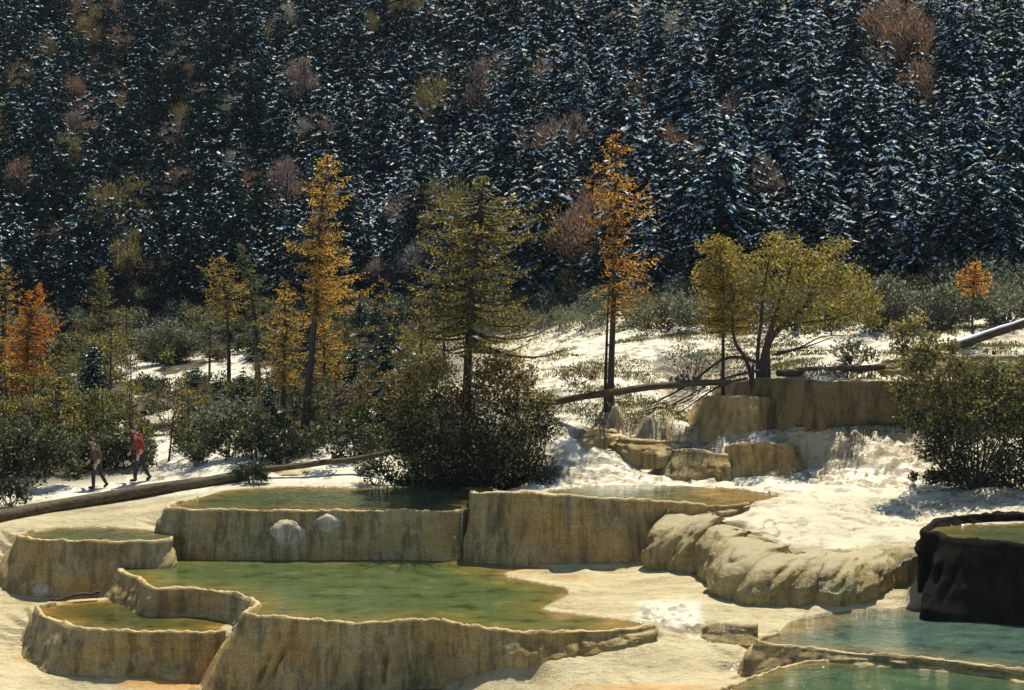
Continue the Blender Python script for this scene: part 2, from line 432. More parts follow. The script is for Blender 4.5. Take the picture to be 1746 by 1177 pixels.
# ------------------------------------------------------------------ pools
POOLPOLY = []                                  # (polygon xy, water level)
WORK = []                                      # ground is made after all walls have given their levels
def pool(label, z, pairs, shore, wallm, waterm, seed, depth=1.3, shallow=(), rimz=.04, extra=None, flare=.3, amp=1.0, rimw=.14, cracks=()):
    """pairs: the built rim, seen left to right; shore: pixels of the natural shoreline closing it"""
    c = at(*np.mean([[q[0], q[1]] for q in pairs], axis=0), z)
    root = empty('travertine_pool', (c[0], c[1], z), label, 'pool', 'terraced pools')
    inv = np.array([c[0], c[1], z])
    o, R, IN = loft('basin_wall', pairs, wallm, None, z=z + rimz, seed=seed, dflt=flare, amp=amp, rimw=rimw, cracks=cracks)
    sh = np.array([at(px, py, z) for px, py in shore]) if len(shore) else np.zeros((0, 3))
    if len(sh) > 2:
        sh = crom(sh, max(24, int(np.linalg.norm(np.diff(sh[:, :2], axis=0), axis=1).sum() / .12)))
        ss_ = np.arange(len(sh)) * .12
        tn = np.gradient(sh[:, :2], axis=0); tn /= np.linalg.norm(tn, axis=1, keepdims=True) + 1e-9
        wob = (.10 * vnoise(ss_ * .8, ss_ * 0, None, seed) + .06 * vnoise(ss_ * 2.6, ss_ * 0, None, seed + 1)) * np.sin(np.linspace(0, math.pi, len(sh))) ** .3
        sh[:, 0] += -tn[:, 1] * wob; sh[:, 1] += tn[:, 0] * wob
        SHORES.append((sh[:, :2].copy(), z)); shq = sh; sh = sh[::4]
    else: shq = sh
    for k in range(len(sh)):
        CTRL.append((sh[k, 0], sh[k, 1], z + .02))
        if k: m_ = (sh[k] + sh[k - 1]) / 2; CTRL.append((m_[0], m_[1], z + .02))
    inner = R[::4, :2] + IN[::4] * .10
    poly = np.concatenate([inner, shq[:, :2]]) if len(shq) else inner
    POOLPOLY.append((poly, z))
    # water sheet clipped to the polygon
    lo, hi = poly.min(0), poly.max(0); st = .11
    xs = np.arange(lo[0] - st, hi[0] + 2 * st, st); ys = np.arange(lo[1] - st, hi[1] + 2 * st, st)
    X, Y = np.meshgrid(xs, ys, indexing='ij')
    ins = inpoly(X, Y, poly)
    cell = ins[:-1, :-1] | ins[1:, :-1] | ins[1:, 1:] | ins[:-1, 1:]
    use = np.zeros_like(ins); use[:-1, :-1] |= cell; use[1:, :-1] |= cell; use[1:, 1:] |= cell; use[:-1, 1:] |= cell
    d, bx, by = polydist(X, Y, poly)
    X2 = np.where(use & ~ins, bx, X); Y2 = np.where(use & ~ins, by, Y)
    dep = np.clip(np.where(ins, d, 0) / depth, 0, 1)
    for (px, py, rad) in shallow:
        q = at(px, py, z); dd = np.hypot((X - q[0]), (Y - q[1])) / rad
        dep = dep * sstep(.25, 1.1, dd)
    idx = -np.ones(X.shape, int); idx[use] = np.arange(use.sum())
    ny = len(ys)
    i, j = np.nonzero(cell)
    Fq = np.stack([idx[i, j], idx[i + 1, j], idx[i + 1, j + 1], idx[i, j + 1]], 1)
    V = np.stack([X2[use], Y2[use], np.full(use.sum(), z)], 1)
    me = mesh_np('water', V - inv, Fq, True)
    a = me.attributes.new('depth', 'FLOAT', 'POINT'); a.data.foreach_set('value', dep[use].astype(np.float32) if len(me.vertices) == use.sum() else np.ones(len(me.vertices), np.float32))
    link('water', me, waterm, root)
    o.data.transform(__import__('mathutils').Matrix.Translation(Vector(-inv))); o.parent = root
    return root

pool("broad green pool with a scalloped crusty rim in the middle of the terraces", 0.0, [
    (262, 951, 262, 965, .1), (225, 956, 215, 985, .15), (197, 966, 172, 1020, .25), (205, 975, 182, 1032, .32),
    (235, 985, 205, 1050, .35), (262, 1003, 245, 1060, .3), (337, 1005, 332, 1064, .25), (405, 1017, 396, 1070, .2),
    (432, 1030, 398, 1082, .2), (427, 1041, 378, 1100, .35), (416, 1048, 342, 1172, .6), (447, 1052, 395, 1200, .5),
    (520, 1057, 505, 1200, .35), (600, 1062, 590, 1195, .3), (642, 1060, 650, 1182, .3), (700, 1058, 702, 1176, .3),
    (745, 1058, 764, 1164, .3), (800, 1069, 830, 1144, .3), (889, 1079, 902, 1131, .25), (992, 1077, 1000, 1116, .2),
    (1078, 1072, 1081, 1100, .2), (1116, 1066, 1124, 1094, .15)],
    [(1090, 1062), (1050, 1056), (1010, 1051), (965, 1046), (924, 1038), (958, 1017), (966, 1003), (924, 996), (870, 985), (860, 978), (890, 972),
     (924, 969), (880, 962), (803, 952), (786, 947), (680, 947), (580, 948), (430, 946), (330, 947)],
    M['wall'], M['water_green'], 11, 1.5, [(880, 963, 2.2), (800, 953, 1.5), (1090, 1062, 1.6), (960, 1050, .8)],
    cracks=[(392, .34, .5, .4), (415, .3, .4, .35), (440, .38, .45, .5), (560, .16, .2, .45), (655, .2, .25, .4), (735, .2, .3, .5), (778, .22, .35, .55)])
pool("small amber pool tucked at the left under the broad green pool's crusty wall", -.65, [
    (95, 1029, 80, 1036, .08), (66, 1034, 45, 1070, .15), (62, 1042, 34, 1100, .2), (75, 1049, 34, 1118, .25), (100, 1058, 55, 1134, .25), (128, 1070, 82, 1150, .25),
    (200, 1078, 192, 1156, .25), (270, 1080, 268, 1158, .25), (335, 1081, 330, 1165, .25), (385, 1077, 380, 1172, .25)],
    [(370, 1072), (385, 1060), (300, 1040), (235, 1022), (170, 1026), (130, 1028)], M['wall'], M['water_amber'], 23, 1.1)
pool("shallow pool with an orange brown wall and a round stone at its foot", .65, [
    (55, 905, 40, 915, .1), (32, 911, 6, 965, .2), (42, 917, 4, 1002, .3), (85, 921, 70, 1017, .3), (200, 925, 185, 1020, .3),
    (270, 924, 250, 1005, .3), (292, 922, 290, 975, .2), (297, 915, 303, 955, .1)],
    [(300, 908), (255, 905), (200, 901), (150, 899), (100, 900)], M['wall'], M['water_olive'], 31, 1.0)
pool("olive pool above the broad green pool, pale stones stuck on its wall", 1.27, [
    (332, 847, 318, 856, .08), (296, 858, 268, 900, .2), (284, 866, 256, 935, .3), (300, 869, 290, 956, .3), (344, 870, 340, 957, .25), (430, 871, 430, 955, .25),
    (530, 871, 530, 946, .25), (600, 871, 600, 951, .25), (693, 872, 693, 953, .25), (770, 873, 770, 953, .25), (806, 866, 806, 953, .2)],
    [(835, 850), (800, 834), (700, 830), (600, 831), (520, 830), (447, 832), (378, 838)], M['wall'], M['water_olive'], 43, 1.6)
# the wall of the shallow upper pool is built from its foot: its rim sinks to the right
P5 = [(814, 834, 806, 856, .1), (806, 841, 794, 952, .25), (850, 841, 845, 957, .3), (900, 843, 900, 961, .3), (1010, 849, 1010, 962, .3),
      (1090, 853, 1090, 957, .3), (1150, 857, 1134, 953, .3), (1208, 862, 1195, 953, .3)]
o5, R5, I5 = loft('basin_wall', P5, M['wall'], None, zf=.06, seed=57)
root5 = pool("shallow reflecting pool above the tallest smooth brown wall, right of the large dark bush", 1.45, [
    (860, 847, 860, 854, .03), (1010, 853, 1010, 862, .03), (1100, 857, 1100, 870, .04), (1200, 863, 1199, 882, .06), (1245, 863, 1243, 880, .06), (1275, 858, 1274, 868, .04)],
    [(1300, 854), (1310, 850), (1330, 845), (1266, 835), (1200, 829), (1146, 827), (1089, 827), (1020, 829), (950, 836), (890, 840)], M['wall'], M['water_olive'], 58, 1.0, [(1250, 843, 2.5)], rimz=.01, rimw=.06)
o5.data.transform(__import__('mathutils').Matrix.Translation(-root5.location)); o5.parent = root5
dark_pool = pool("raised pool with a black wall at the right edge", 1.58, [
    (1606, 888, 1590, 915, .1), (1584, 898, 1576, 950, .15), (1576, 907, 1568, 985, .3), (1602, 909, 1582, 1010, .3), (1610, 917, 1572, 1034, .75), (1655, 922, 1622, 1046, .7), (1700, 925, 1690, 1051, .6),
    (1765, 931, 1765, 1055, .6), (1850, 936, 1850, 1060, .3), (1930, 930, 1935, 1055, .3)],
    [(1960, 905), (1850, 893), (1746, 892), (1690, 893), (1640, 896), (1615, 898)], M['wall_dark'], M['water_olive'], 61, 1.2, rimz=.05, amp=1.5)
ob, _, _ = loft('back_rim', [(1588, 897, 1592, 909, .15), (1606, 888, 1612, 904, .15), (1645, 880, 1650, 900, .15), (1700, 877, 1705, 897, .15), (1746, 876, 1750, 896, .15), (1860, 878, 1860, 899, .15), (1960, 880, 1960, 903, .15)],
     M['wall_dark'], None, zf=1.50, seed=66, ctrl=False)  # shade on the inner back rim put in by the black material
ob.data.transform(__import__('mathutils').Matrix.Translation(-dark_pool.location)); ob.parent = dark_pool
pool("wide teal pool with rippled water at the lower right", -.2, [
    (1325, 1080, 1312, 1088, .08), (1296, 1090, 1276, 1110, .15), (1290, 1097, 1262, 1152, .25), (1335, 1101, 1305, 1152, .25), (1400, 1108, 1372, 1146, .2),
    (1500, 1118, 1500, 1142, .15), (1600, 1126, 1600, 1150, .12), (1746, 1145, 1746, 1170, .12), (1860, 1160, 1860, 1185, .12)],
    [(1930, 1120), (1900, 1056), (1746, 1050), (1650, 1045), (1560, 1038), (1470, 1040), (1400, 1050), (1350, 1064)], M['wall'], M['water_teal'], 71, 1.6, [(1370, 1060, 1.6)], rimw=.09, rimz=.02)
pool("mossy green pool in the bottom right corner below the teal pool", -.4, [
    (1420, 1123, 1420, 1130, .05), (1352, 1131, 1346, 1150, .08), (1302, 1147, 1288, 1164, .12), (1262, 1162, 1240, 1180, .15), (1226, 1178, 1200, 1200, .2), (1185, 1210, 1150, 1240, .2), (1170, 1300, 1130, 1330, .2)],
    [(1300, 1420), (1900, 1420), (1900, 1172), (1746, 1152), (1620, 1134), (1520, 1126)], M['wall'], M['water_moss'], 83, 1.2, rimw=.08, rimz=.02)
pool("thin rust edged puddle at the foot of the broad green pool's front wall", -1.55, [
    (525, 1215, 515, 1225, .05), (528, 1186, 518, 1190, .05)], [(545, 1172), (600, 1164), (680, 1166), (735, 1173), (765, 1188), (770, 1230)], M['wall_grey'], M['water_amber'], 91, .8)

def ledge(name, label, cat, pairs, m, seed, **kw):
    o, R, IN = loft(name, pairs, m, None, seed=seed, **kw)
    c = R.mean(0)
    o.data.transform(__import__('mathutils').Matrix.Translation(Vector(-c))); o.location = c
    return tag(o, label, cat)
cas = empty('travertine_cascade', at(1300, 1010, .03), 'bulging ochre cascade of rounded wet lobes dropping onto the sand flat', 'cascade')
for k_, (zf_, prs) in enumerate([
    (.06, [(1150, 858, 1108, 953, .3), (1150, 872, 1105, 960, .8), (1160, 878, 1112, 966, .95), (1180, 880, 1140, 970, .95), (1205, 880, 1172, 975, .9), (1222, 880, 1196, 974, .7), (1232, 885, 1215, 962, .4)]),
    (.04, [(1195, 885, 1180, 950, .4), (1205, 895, 1190, 978, .8), (1225, 900, 1203, 990, .95), (1245, 904, 1216, 1000, 1.0), (1262, 905, 1240, 998, .8), (1275, 905, 1262, 980, .4)]),
    (.03, [(1240, 905, 1228, 980, .4), (1252, 916, 1222, 1006, .85), (1275, 924, 1238, 1018, 1.05), (1310, 928, 1275, 1021, 1.05), (1335, 930, 1318, 1012, .7), (1345, 928, 1340, 990, .4)]),
    (.02, [(1285, 935, 1272, 1000, .4), (1296, 942, 1254, 1020, .9), (1330, 944, 1290, 1030, 1.05), (1370, 946, 1350, 1029, 1.0), (1405, 944, 1400, 1022, .8), (1420, 938, 1425, 1000, .4)]),
    (.02, [(1375, 938, 1370, 1000, .4), (1390, 944, 1378, 1022, .85), (1425, 947, 1420, 1026, .95), (1465, 946, 1468, 1020, .9), (1490, 942, 1502, 1010, .75), (1508, 932, 1522, 992, .4)])]):
    ol, _, _ = loft('lobe', prs, M['cascade'], None, zf=zf_, seed=101 + k_ * 7, style='round', amp=.95, ctrl=(k_ < 5), back=(k_ < 5))
    ol.data.transform(__import__('mathutils').Matrix.Translation(-cas.location)); ol.parent = cas
ledge('travertine_ledge', 'low ochre ledge with a thread of falling water, between the cascade and the black wall', 'ledge', [
    (1500, 934, 1506, 998, .4), (1530, 930, 1530, 1000, .5), (1580, 930, 1580, 1004, .5), (1640, 935, 1640, 1006, .5)], M['cascade'], 107, zf=0.0, style='round', amp=.7)
ledge('travertine_ledge', 'smooth brown rounded ledge at mid slope, left one of the touching pair', 'ledge', [
    (1118, 768, 1100, 794, .45), (1128, 766, 1106, 802, .4), (1150, 767, 1130, 810, .4), (1200, 771, 1185, 814, .35), (1246, 777, 1246, 814, .3)], M['wall'], 113, zf=1.6, amp=1.0)
ledge('travertine_ledge', 'smooth brown ledge at mid slope, right one of the touching pair beside bright rapids', 'ledge', [
    (1236, 762, 1234, 810, .25), (1255, 757, 1255, 813, .35), (1300, 757, 1300, 813, .4), (1340, 759, 1345, 810, .4), (1362, 763, 1372, 802, .35)], M['wall'], 117, zf=1.62, amp=1.0)
ledge('travertine_ledge', 'small low brown ledge above the touching pair of ledges on the white slope', 'ledge', [
    (1036, 752, 1030, 758, .2), (1050, 750, 1044, 766, .3), (1070, 749, 1068, 776, .3), (1110, 752, 1114, 780, .35), (1150, 754, 1156, 772, .3), (1175, 758, 1182, 766, .25)], M['wall'], 121, zf=2.14, amp=.9)
ledge('travertine_ledge', 'smallest brown hump of a ledge alone on the white slope', 'ledge', [
    (992, 742, 984, 750, .2), (1000, 736, 992, 756, .3), (1016, 732, 1010, 757, .3), (1040, 733, 1042, 746, .3), (1055, 737, 1060, 742, .2)], M['wall'], 127, zf=2.45, amp=.8)
ledge('travertine_ledge', 'upper brown basin wall with a yellow rim under the leaning yellow green tree', 'ledge', [
    (1190, 684, 1162, 706, .45), (1192, 679, 1170, 720, .45), (1206, 678, 1186, 731, .4), (1255, 678, 1240, 739, .35), (1300, 679, 1300, 734, .3), (1332, 681, 1332, 724, .2)], M['wall'], 131, zf=2.73, amp=.8)
ledge('travertine_ledge', 'longest upper brown basin wall running behind the large right hand bush', 'ledge', [
    (1230, 653, 1200, 692, .3), (1260, 650, 1248, 712, .35), (1335, 646, 1335, 726, .35), (1400, 650, 1400, 729, .35), (1460, 650, 1460, 727, .35), (1525, 650, 1525, 726, .35), (1620, 650, 1620, 726, .35), (1720, 650, 1720, 726, .35), (1850, 650, 1850, 726, .35)], M['wall_brown'], 137, zf=2.86, amp=1.0)
ledge('travertine_ledge', 'highest brown ledge with a thin bright edge at the right under a leaning log', 'ledge', [
    (1505, 616, 1500, 634, .3), (1560, 609, 1560, 638, .35), (1650, 607, 1650, 640, .35), (1746, 607, 1746, 642, .35), (1900, 607, 1900, 644, .35)], M['wall'], 139, zf=4.32, amp=.8)
ledge('travertine_ledge', 'small brown ledge between the broad green pool and the teal pool', 'ledge', [
    (1196, 1072, 1196, 1088, .15), (1215, 1066, 1210, 1094, .3), (1245, 1066, 1245, 1098, .3), (1290, 1070, 1296, 1102, .3)], M['cascade'], 149, zf=-.40, amp=.35)

# ------------------------------------------------------------------ terrain sheet
for px, py, z in [
    (1000, 1000, .06), (1150, 1000, .05), (1060, 962, .06), (1000, 970, .06), (1200, 1040, 0), (1400, 1037, -.04), (1550, 1025, -.05), (1130, 1050, -.01), (1180, 1056, -.03), (1300, 1055, -.06),
    (1330, 1075, -.1), (1150, 1100, -.38), (1280, 1108, -.5), (1000, 1125, -.72), (900, 1162, -.98), (1200, 1165, -.62), (1100, 1150, -.7), (830, 1150, -1.15), (780, 1175, -1.45), (650, 1195, -1.6),
    (450, 1215, -1.9), (330, 1165, -1.72), (200, 1160, -1.70), (0, 1150, -1.6), (60, 1140, -1.62), (0, 1100, -1.3), (20, 1060, -.95), (40, 1035, -.7), (0, 1007, -.62), (100, 1022, -.63), (165, 1018, -.63),
    (-150, 1007, -.6), (-150, 1150, -1.6), (0, 1300, -2.2), (873, 1400, -2.0), (1150, 1400, -1.2), (-300, 1250, -2), (2000, 1250, -1.2), (1100, 1250, -1.1),
    (1400, 900, 1.10), (1350, 880, 1.2), (1350, 862, 1.38), (1260, 875, 1.3), (1400, 832, 1.55), (1500, 870, 1.3), (1480, 910, 1.0), (1545, 900, 1.1), (1700, 862, 1.42), (1700, 835, 1.6), (1560, 835, 1.55), (1560, 870, 1.28), (1850, 840, 1.6), (1850, 868, 1.42),
    (1250, 822, 1.52), (1215, 868, 1.42), (1245, 867, 1.42), (1290, 862, 1.43), (1180, 868, 1.40), (1100, 820, 1.55), (960, 824, 1.52), (900, 830, 1.5), (830, 834, 1.55), (1000, 812, 1.68),
    (1450, 790, 1.95), (1450, 750, 2.54), (1560, 780, 2.08), (1560, 745, 2.6), (1400, 814, 1.64), (1560, 812, 1.7), (1600, 828, 1.6), (1746, 828, 1.62), (1746, 770, 2.25), (1746, 745, 2.6), (1850, 770, 2.25),
    (950, 790, 1.93), (1000, 775, 2.16), (1060, 800, 1.8), (960, 755, 2.46), (940, 735, 2.7), (1000, 715, 3.05), (1100, 735, 2.72), (1100, 715, 3.05), (1140, 735, 2.74), (1100, 700, 3.28), (1040, 700, 3.26), (900, 720, 2.85), (1050, 662, 3.86), (1150, 655, 3.95), (1130, 690, 3.42), (1100, 600, 4.33), (950, 600, 3.9), (950, 660, 3.65), (1085, 958, .06), (1110, 957, .07), (1098, 966, .05), (1250, 600, 4.45), (1400, 610, 4.5), (1250, 640, 4.2),
    (1380, 640, 4.32), (1600, 598, 4.9), (1746, 596, 4.95), (1900, 596, 5.0), (1746, 575, 5.2), (1650, 570, 5.15), (1500, 590, 4.75),
    (900, 556, 3.9), (1100, 547, 4.65), (1250, 550, 4.7), (1480, 548, 5.05), (1746, 530, 5.5), (1900, 525, 5.6), (640, 570, 2.6), (750, 565, 3.2), (700, 640, 2.5), (800, 640, 2.9), (820, 720, 2.5),
    (0, 908, .6), (-120, 908, .6), (20, 898, .68), (150, 890, .72), (250, 890, .8), (255, 900, .75), (0, 875, .7), (100, 855, .72), (200, 870, .85), (270, 860, .95), (-150, 860, .7),
    (310, 838, 1.1), (450, 824, 1.32), (600, 822, 1.38), (720, 822, 1.5), (800, 820, 1.7), (300, 790, 1.05), (100, 765, .85), (0, 700, .9), (200, 690, 1.2), (450, 710, 1.6), (450, 780, 1.5), (600, 700, 2.0), (680, 765, 1.9),
    (500, 640, 1.9), (0, 620, 1.2), (-200, 700, .8), (-200, 620, 1.0), (200, 640, 1.35), (350, 572, 1.9), (100, 565, 1.6), (-200, 565, 1.4), (500, 572, 2.2), (165, 834, .72), (240, 822, .82)]:
    p = at(px, py, z); CTRL.append(tuple(p))
C_ = np.array(CTRL)
# thin out near duplicates
keep = []; seen = set()
for k in range(len(C_) - 1, -1, -1):
    key = (round(C_[k, 0] / .18), round(C_[k, 1] / .18))
    if key not in seen: seen.add(key); keep.append(k)
C_ = C_[keep]
cx_, cy_, cz_ = C_.T
D_ = np.hypot(cx_[:, None] - cx_, cy_[:, None] - cy_)
n_ = len(C_)
A_ = np.zeros((n_ + 1, n_ + 1)); A_[:n_, :n_] = -D_ - np.eye(n_) * .02 * -1; A_[n_, :n_] = 1; A_[:n_, n_] = 1
W_ = np.linalg.lstsq(A_, np.concatenate([cz_, [0]]), rcond=None)[0]
def yfoot(u):                                   # where the forest slope begins, by bearing
    px = CX + u * F
    return np.interp(px, [-400, 0, 300, 640, 900, 1200, 1500, 1750, 2200], [84, 88, 88, 81, 71.5, 64.5, 62, 60.5, 59])
def base_z(x, y):
    sh = np.shape(x); x = np.ravel(x).astype(float); y = np.ravel(y).astype(float)
    out = np.empty(len(x)); u = x / y; yf = yfoot(u)
    yc = np.minimum(y, yf + 3); xc = u * yc
    for a in range(0, len(x), 20000):
        sl_ = slice(a, a + 20000)
        d = np.hypot(xc[sl_, None] - cx_, yc[sl_, None] - cy_)
        out[sl_] = -(d @ W_[:n_]) + W_[n_]
    e = y - yf
    hill = np.where(e > -4, .53 * np.log1p(np.exp(np.clip(e / 1.2, -20, 300))) * 1.2, 0)
    hill = np.where(e > 150, 0.53 * 150 + (e - 150) * .05, hill)
    out = out + hill + hill * .03 * fbm(x * .05, y * .05, None, 5)
    return out.reshape(sh)
def detail(x, y, z):
    px = CX + x / y * F
    yf = yfoot(x / y)
    # travertine steps on the white slope
    slope = np.maximum(sstep(45.0, 47, y), sstep(1190, 1260, px) * sstep(.75, 1.0, z) * .55) * sstep(.6, 1.0, z) * (1 - sstep(yf - 3, yf + 1, y)) * sstep(800, 960, px + 6 * fbm(x * .6, y * .6, None, 3) * 20)
    nz = fbm(x * .45, y * .8, None, 21, 4)
    q = z / .16 + 2.6 * nz + .9 * fbm(x * 1.6, y * 1.1, None, 22, 3)
    fr = q - np.floor(q)
    st = .16 * (sstep(.80, .98, fr) - fr) * sstep(-.25, .2, vnoise(x * .5 + 9, y * .8, None, 23) + .2)
    st += .06 * (sstep(.6, .95, (q * 2.3) % 1) - (q * 2.3) % 1) * sstep(-.1, .4, vnoise(x * .8, y * 1.2 + 30, None, 24))
    st += .07 * fbm(x * 1.7, y * 1.1, None, 25, 4)
    dz = slope * st
    # low curled rims on the flats
    flat = (1 - slope) * (1 - sstep(48, 52, y))
    q2 = z / .16 + 2.6 * fbm(x * .32, y * .6, None, 31, 4)
    f2 = q2 - np.floor(q2)
    dz += flat * .05 * (sstep(.86, .98, f2) - f2) * sstep(.2, .5, vnoise(x * .3, y * .6 + 4, None, 33))
    # bright rapids
    for (a, b, c, d, amp_) in [(1375, 1640, 47.7, 50.0, .20), (1085, 1210, 37.4, 39.3, .09)]:
        k = sstep(a - 10, a + 25, px) * (1 - sstep(b - 40, b, px)) * sstep(c, c + .4, y) * (1 - sstep(d - .5, d, y))
        dz += k * (amp_ * (np.abs(fbm(x * 2.4, y * 2.0, None, 41, 3)) * 2 - .4) + .06 * fbm(x * 6, y * 6, None, 44, 3))
    dz += .012 * fbm(x * 3, y * 3, None, 51, 3)
    left = sstep(47, 52, y) * (1 - sstep(760, 900, px)) * (1 - sstep(yf - 2, yf + 4, y))
    dz += left * (.22 * fbm(x * .35, y * .3, None, 55, 4) + .05 * fbm(x * 1.8, y * 1.8, None, 56, 2))
    dz += sstep(yf, yf + 6, y) * .6 * fbm(x * .12, y * .12, None, 61, 3)
    return dz
us = np.arange(-.44, .4401, .0016)
ys = np.concatenate([np.arange(27, 33, .25), np.arange(33, 60, .065), np.arange(60, 74, .1), np.arange(74, 96, .25), np.arange(96, 140, 1.2), np.arange(140, 400, 8.0)])
U, Yg = np.meshgrid(us, ys, indexing='ij'); Xg = U * Yg
ysc = np.concatenate([np.arange(27, 34, .5), np.arange(34, 60, .13), np.arange(60, 100, .4), np.arange(100, 141, 2.4), np.arange(141, 410, 8.0)])
Uc, Yc = np.meshgrid(us[::2], ysc, indexing='ij')
Zc = base_z(Uc * Yc, Yc)
Zt = np.stack([np.interp(ys, ysc, Zc[k]) for k in range(len(us[::2]))])
Zb = np.empty_like(U); Zb[::2] = Zt; Zb[1::2] = (Zb[0:-1:2] + Zb[2::2]) / 2
Zg = Zb + detail(Xg, Yg, Zb)
for Ff, If, Rz, Sb, sty in FEET:
    lo, hi = Ff[:, :2].min(0) - 1.3, Ff[:, :2].max(0) + 1.3
    near = (Xg > lo[0]) & (Xg < hi[0]) & (Yg > lo[1]) & (Yg < hi[1])
    x_, y_ = Xg[near], Yg[near]; z_ = Zg[near]
    if not len(x_): continue
    k_ = np.empty(len(x_), int)
    for a in range(0, len(x_), 20000):
        k_[a:a + 20000] = np.argmin((x_[a:a + 20000, None] - Ff[:, 0]) ** 2 + (y_[a:a + 20000, None] - Ff[:, 1]) ** 2, 1)
    dx, dy = x_ - Ff[k_, 0], y_ - Ff[k_, 1]
    sd = dx * If[k_, 0] + dy * If[k_, 1]; la = np.abs(-dx * If[k_, 1] + dy * If[k_, 0])
    fz = Ff[k_, 2]
    wgt = np.where(sd < 0, 1 - sstep(.15, 1.1, -sd), 0) * (1 - sstep(.1, .5, la))
    z_ = np.where(z_ > fz + .01, z_ * (1 - wgt) + (fz + .01) * wgt, z_)
    under = (sd >= 0) & (sd < Sb[k_] + .12) & (la < .2)
    if sty == 'wall': z_ = np.where(under, np.minimum(z_, fz + np.maximum(0, sd - Sb[k_] * .85) * np.clip((Rz[k_] - fz) / (Sb[k_] + .05), .2, 9) * 1.0), z_)
    Zg[near] = z_
for sh_, zp in SHORES:
    lo, hi = sh_.min(0) - .5, sh_.max(0) + .5
    near = (Xg > lo[0]) & (Xg < hi[0]) & (Yg > lo[1]) & (Yg < hi[1])
    x_, y_ = Xg[near], Yg[near]; dm = np.full(len(x_), 9.)
    for p_ in sh_: dm = np.minimum(dm, np.hypot(x_ - p_[0], y_ - p_[1]))
    z_ = Zg[near]
    Zg[near] = np.where(dm < .45, np.maximum(z_, zp + .015 - .10 * sstep(.3, .45, dm)), z_)
for poly, zp in POOLPOLY:
    lo, hi = poly.min(0), poly.max(0)
    near = (Xg > lo[0] - 1) & (Xg < hi[0] + 1) & (Yg > lo[1] - 1) & (Yg < hi[1] + 1)
    x_, y_ = Xg[near], Yg[near]; z_ = Zg[near]
    ins = inpoly(x_, y_, poly)
    z_ = np.where(ins, np.minimum(z_, zp - .13), z_)
    Zg[near] = z_
def row_of(y, z): return CY + F * math.tan(math.atan((CH - z) / y) - PITCH)
def ground_z(x, y):
    u = x / y; fi = np.clip((u - us[0]) / .0016, 0, len(us) - 1.001); i = int(fi); j = int(np.clip(np.searchsorted(ys, y) - 1, 0, len(ys) - 2))
    a = fi - i; b = (y - ys[j]) / (ys[j + 1] - ys[j])
    return float((Zg[i, j] * (1 - a) + Zg[i + 1, j] * a) * (1 - b) + (Zg[i, j + 1] * (1 - a) + Zg[i + 1, j + 1] * a) * b)
def on_ground(px, py, guess=1.5):               # the ground point seen at a pixel
    d = ray(px, py); t = np.arange(30, 130, .1)
    hx, hy, hz = d[0] * t, d[1] * t, CH + d[2] * t
    for k in range(len(t)):
        if hz[k] < ground_z(hx[k], hy[k]): return np.array([hx[k], hy[k], ground_z(hx[k], hy[k])])
    return at(px, py, guess)
PXg = CX + U * F
YF = yfoot(U)
rowg = CY + F * np.tan(np.arctan((CH - Zg) / Yg) - PITCH)
nz = fbm(Xg * .45, Yg * .28, None, 71, 4)
leftm = sstep(46.5, 49.5, Yg + nz) * (1 - sstep(690, 900, PXg + 90 * nz))
snowpatch = sstep(.20, .34, nz + .22 * fbm(Xg * 2, Yg * 1.3, None, 73, 3) + .42 * np.exp(-((rowg - 640) / 22) ** 2) * (PXg > 180) * (PXg < 470) + .22 * np.exp(-((rowg - 570) / 16) ** 2) * (PXg > 330) + .2 * sstep(610, 760, PXg) + .12 * sstep(690, 800, rowg))
track = np.exp(-((rowg - (850 - (PXg - 60) * .10)) / 22) ** 2) * (PXg < 420) + np.exp(-((PXg - 275) / 60) ** 2 - ((rowg - 760) / 40) ** 2)
soil = leftm * (1 - np.clip(snowpatch + track, 0, 1))
soil = np.maximum(soil, .8 * (1 - sstep(690, 900, PXg)) * sstep(50, 53, Yg) * sstep(-.1, .2, fbm(Xg * .9 + 5, Yg * .9, None, 77, 3)) * (1 - np.clip(track, 0, 1)) * (1 - np.exp(-((rowg - 640) / 28) ** 2)))
slopeveg = sstep(900, 1000, PXg) * (1 - sstep(YF - 6, YF - 2, Yg)) * sstep(50, 55, Yg) * sstep(.28, .42, fbm(Xg * .7, Yg * .5, None, 79, 4)) * .6
soil = np.maximum(soil, slopeveg)
hillm = sstep(-1.5, 1.5, Yg - YF + 1.5 * fbm(Xg * .5, Yg * .5, None, 81))
upper = sstep(46, 56, Yg - YF) * sstep(.05, .14, fbm(Xg * .055 + 3, Yg * .05, None, 87, 4))  # snow patches added on the unseen upper hill for pools to mirror
soil = np.maximum(soil, (1 - upper) * hillm * (.75 + .25 * sstep(-.2, .3, fbm(Xg * .8, Yg * .8, None, 83))))
orange = np.zeros_like(U)
for (px, py, rx, ry, k) in [(270, 1166, 100, 11, 1.), (45, 1124, 40, 8, .9), (690, 1168, 90, 5, .6), (880, 962, 70, 14, .8), (1100, 1172, 140, 6, .7), (150, 1028, 90, 5, .6), (975, 985, 40, 5, .5), (1200, 862, 60, 6, .3)]:
    orange = np.maximum(orange, k * np.exp(-(((PXg - px) / rx) ** 2 + ((rowg - py) / ry) ** 2) ** 2))
white = sstep(44, 47, Yg) * sstep(820, 960, PXg) * .85 + leftm * .9
white = np.maximum(white, upper)
white = np.maximum(white, .42 * sstep(1180, 1240, PXg) * sstep(.75, .95, Zb) * (Yg < 60))
white = np.maximum(white, sstep(1080, 1110, PXg) * (1 - sstep(1190, 1215, PXg)) * sstep(37.4, 37.8, Yg) * (1 - sstep(39, 39.6, Yg)) * .8)
gm = mesh_np('ground', np.stack([Xg, Yg, Zg], -1).reshape(-1, 3), gridfaces(len(us), len(ys)), True)
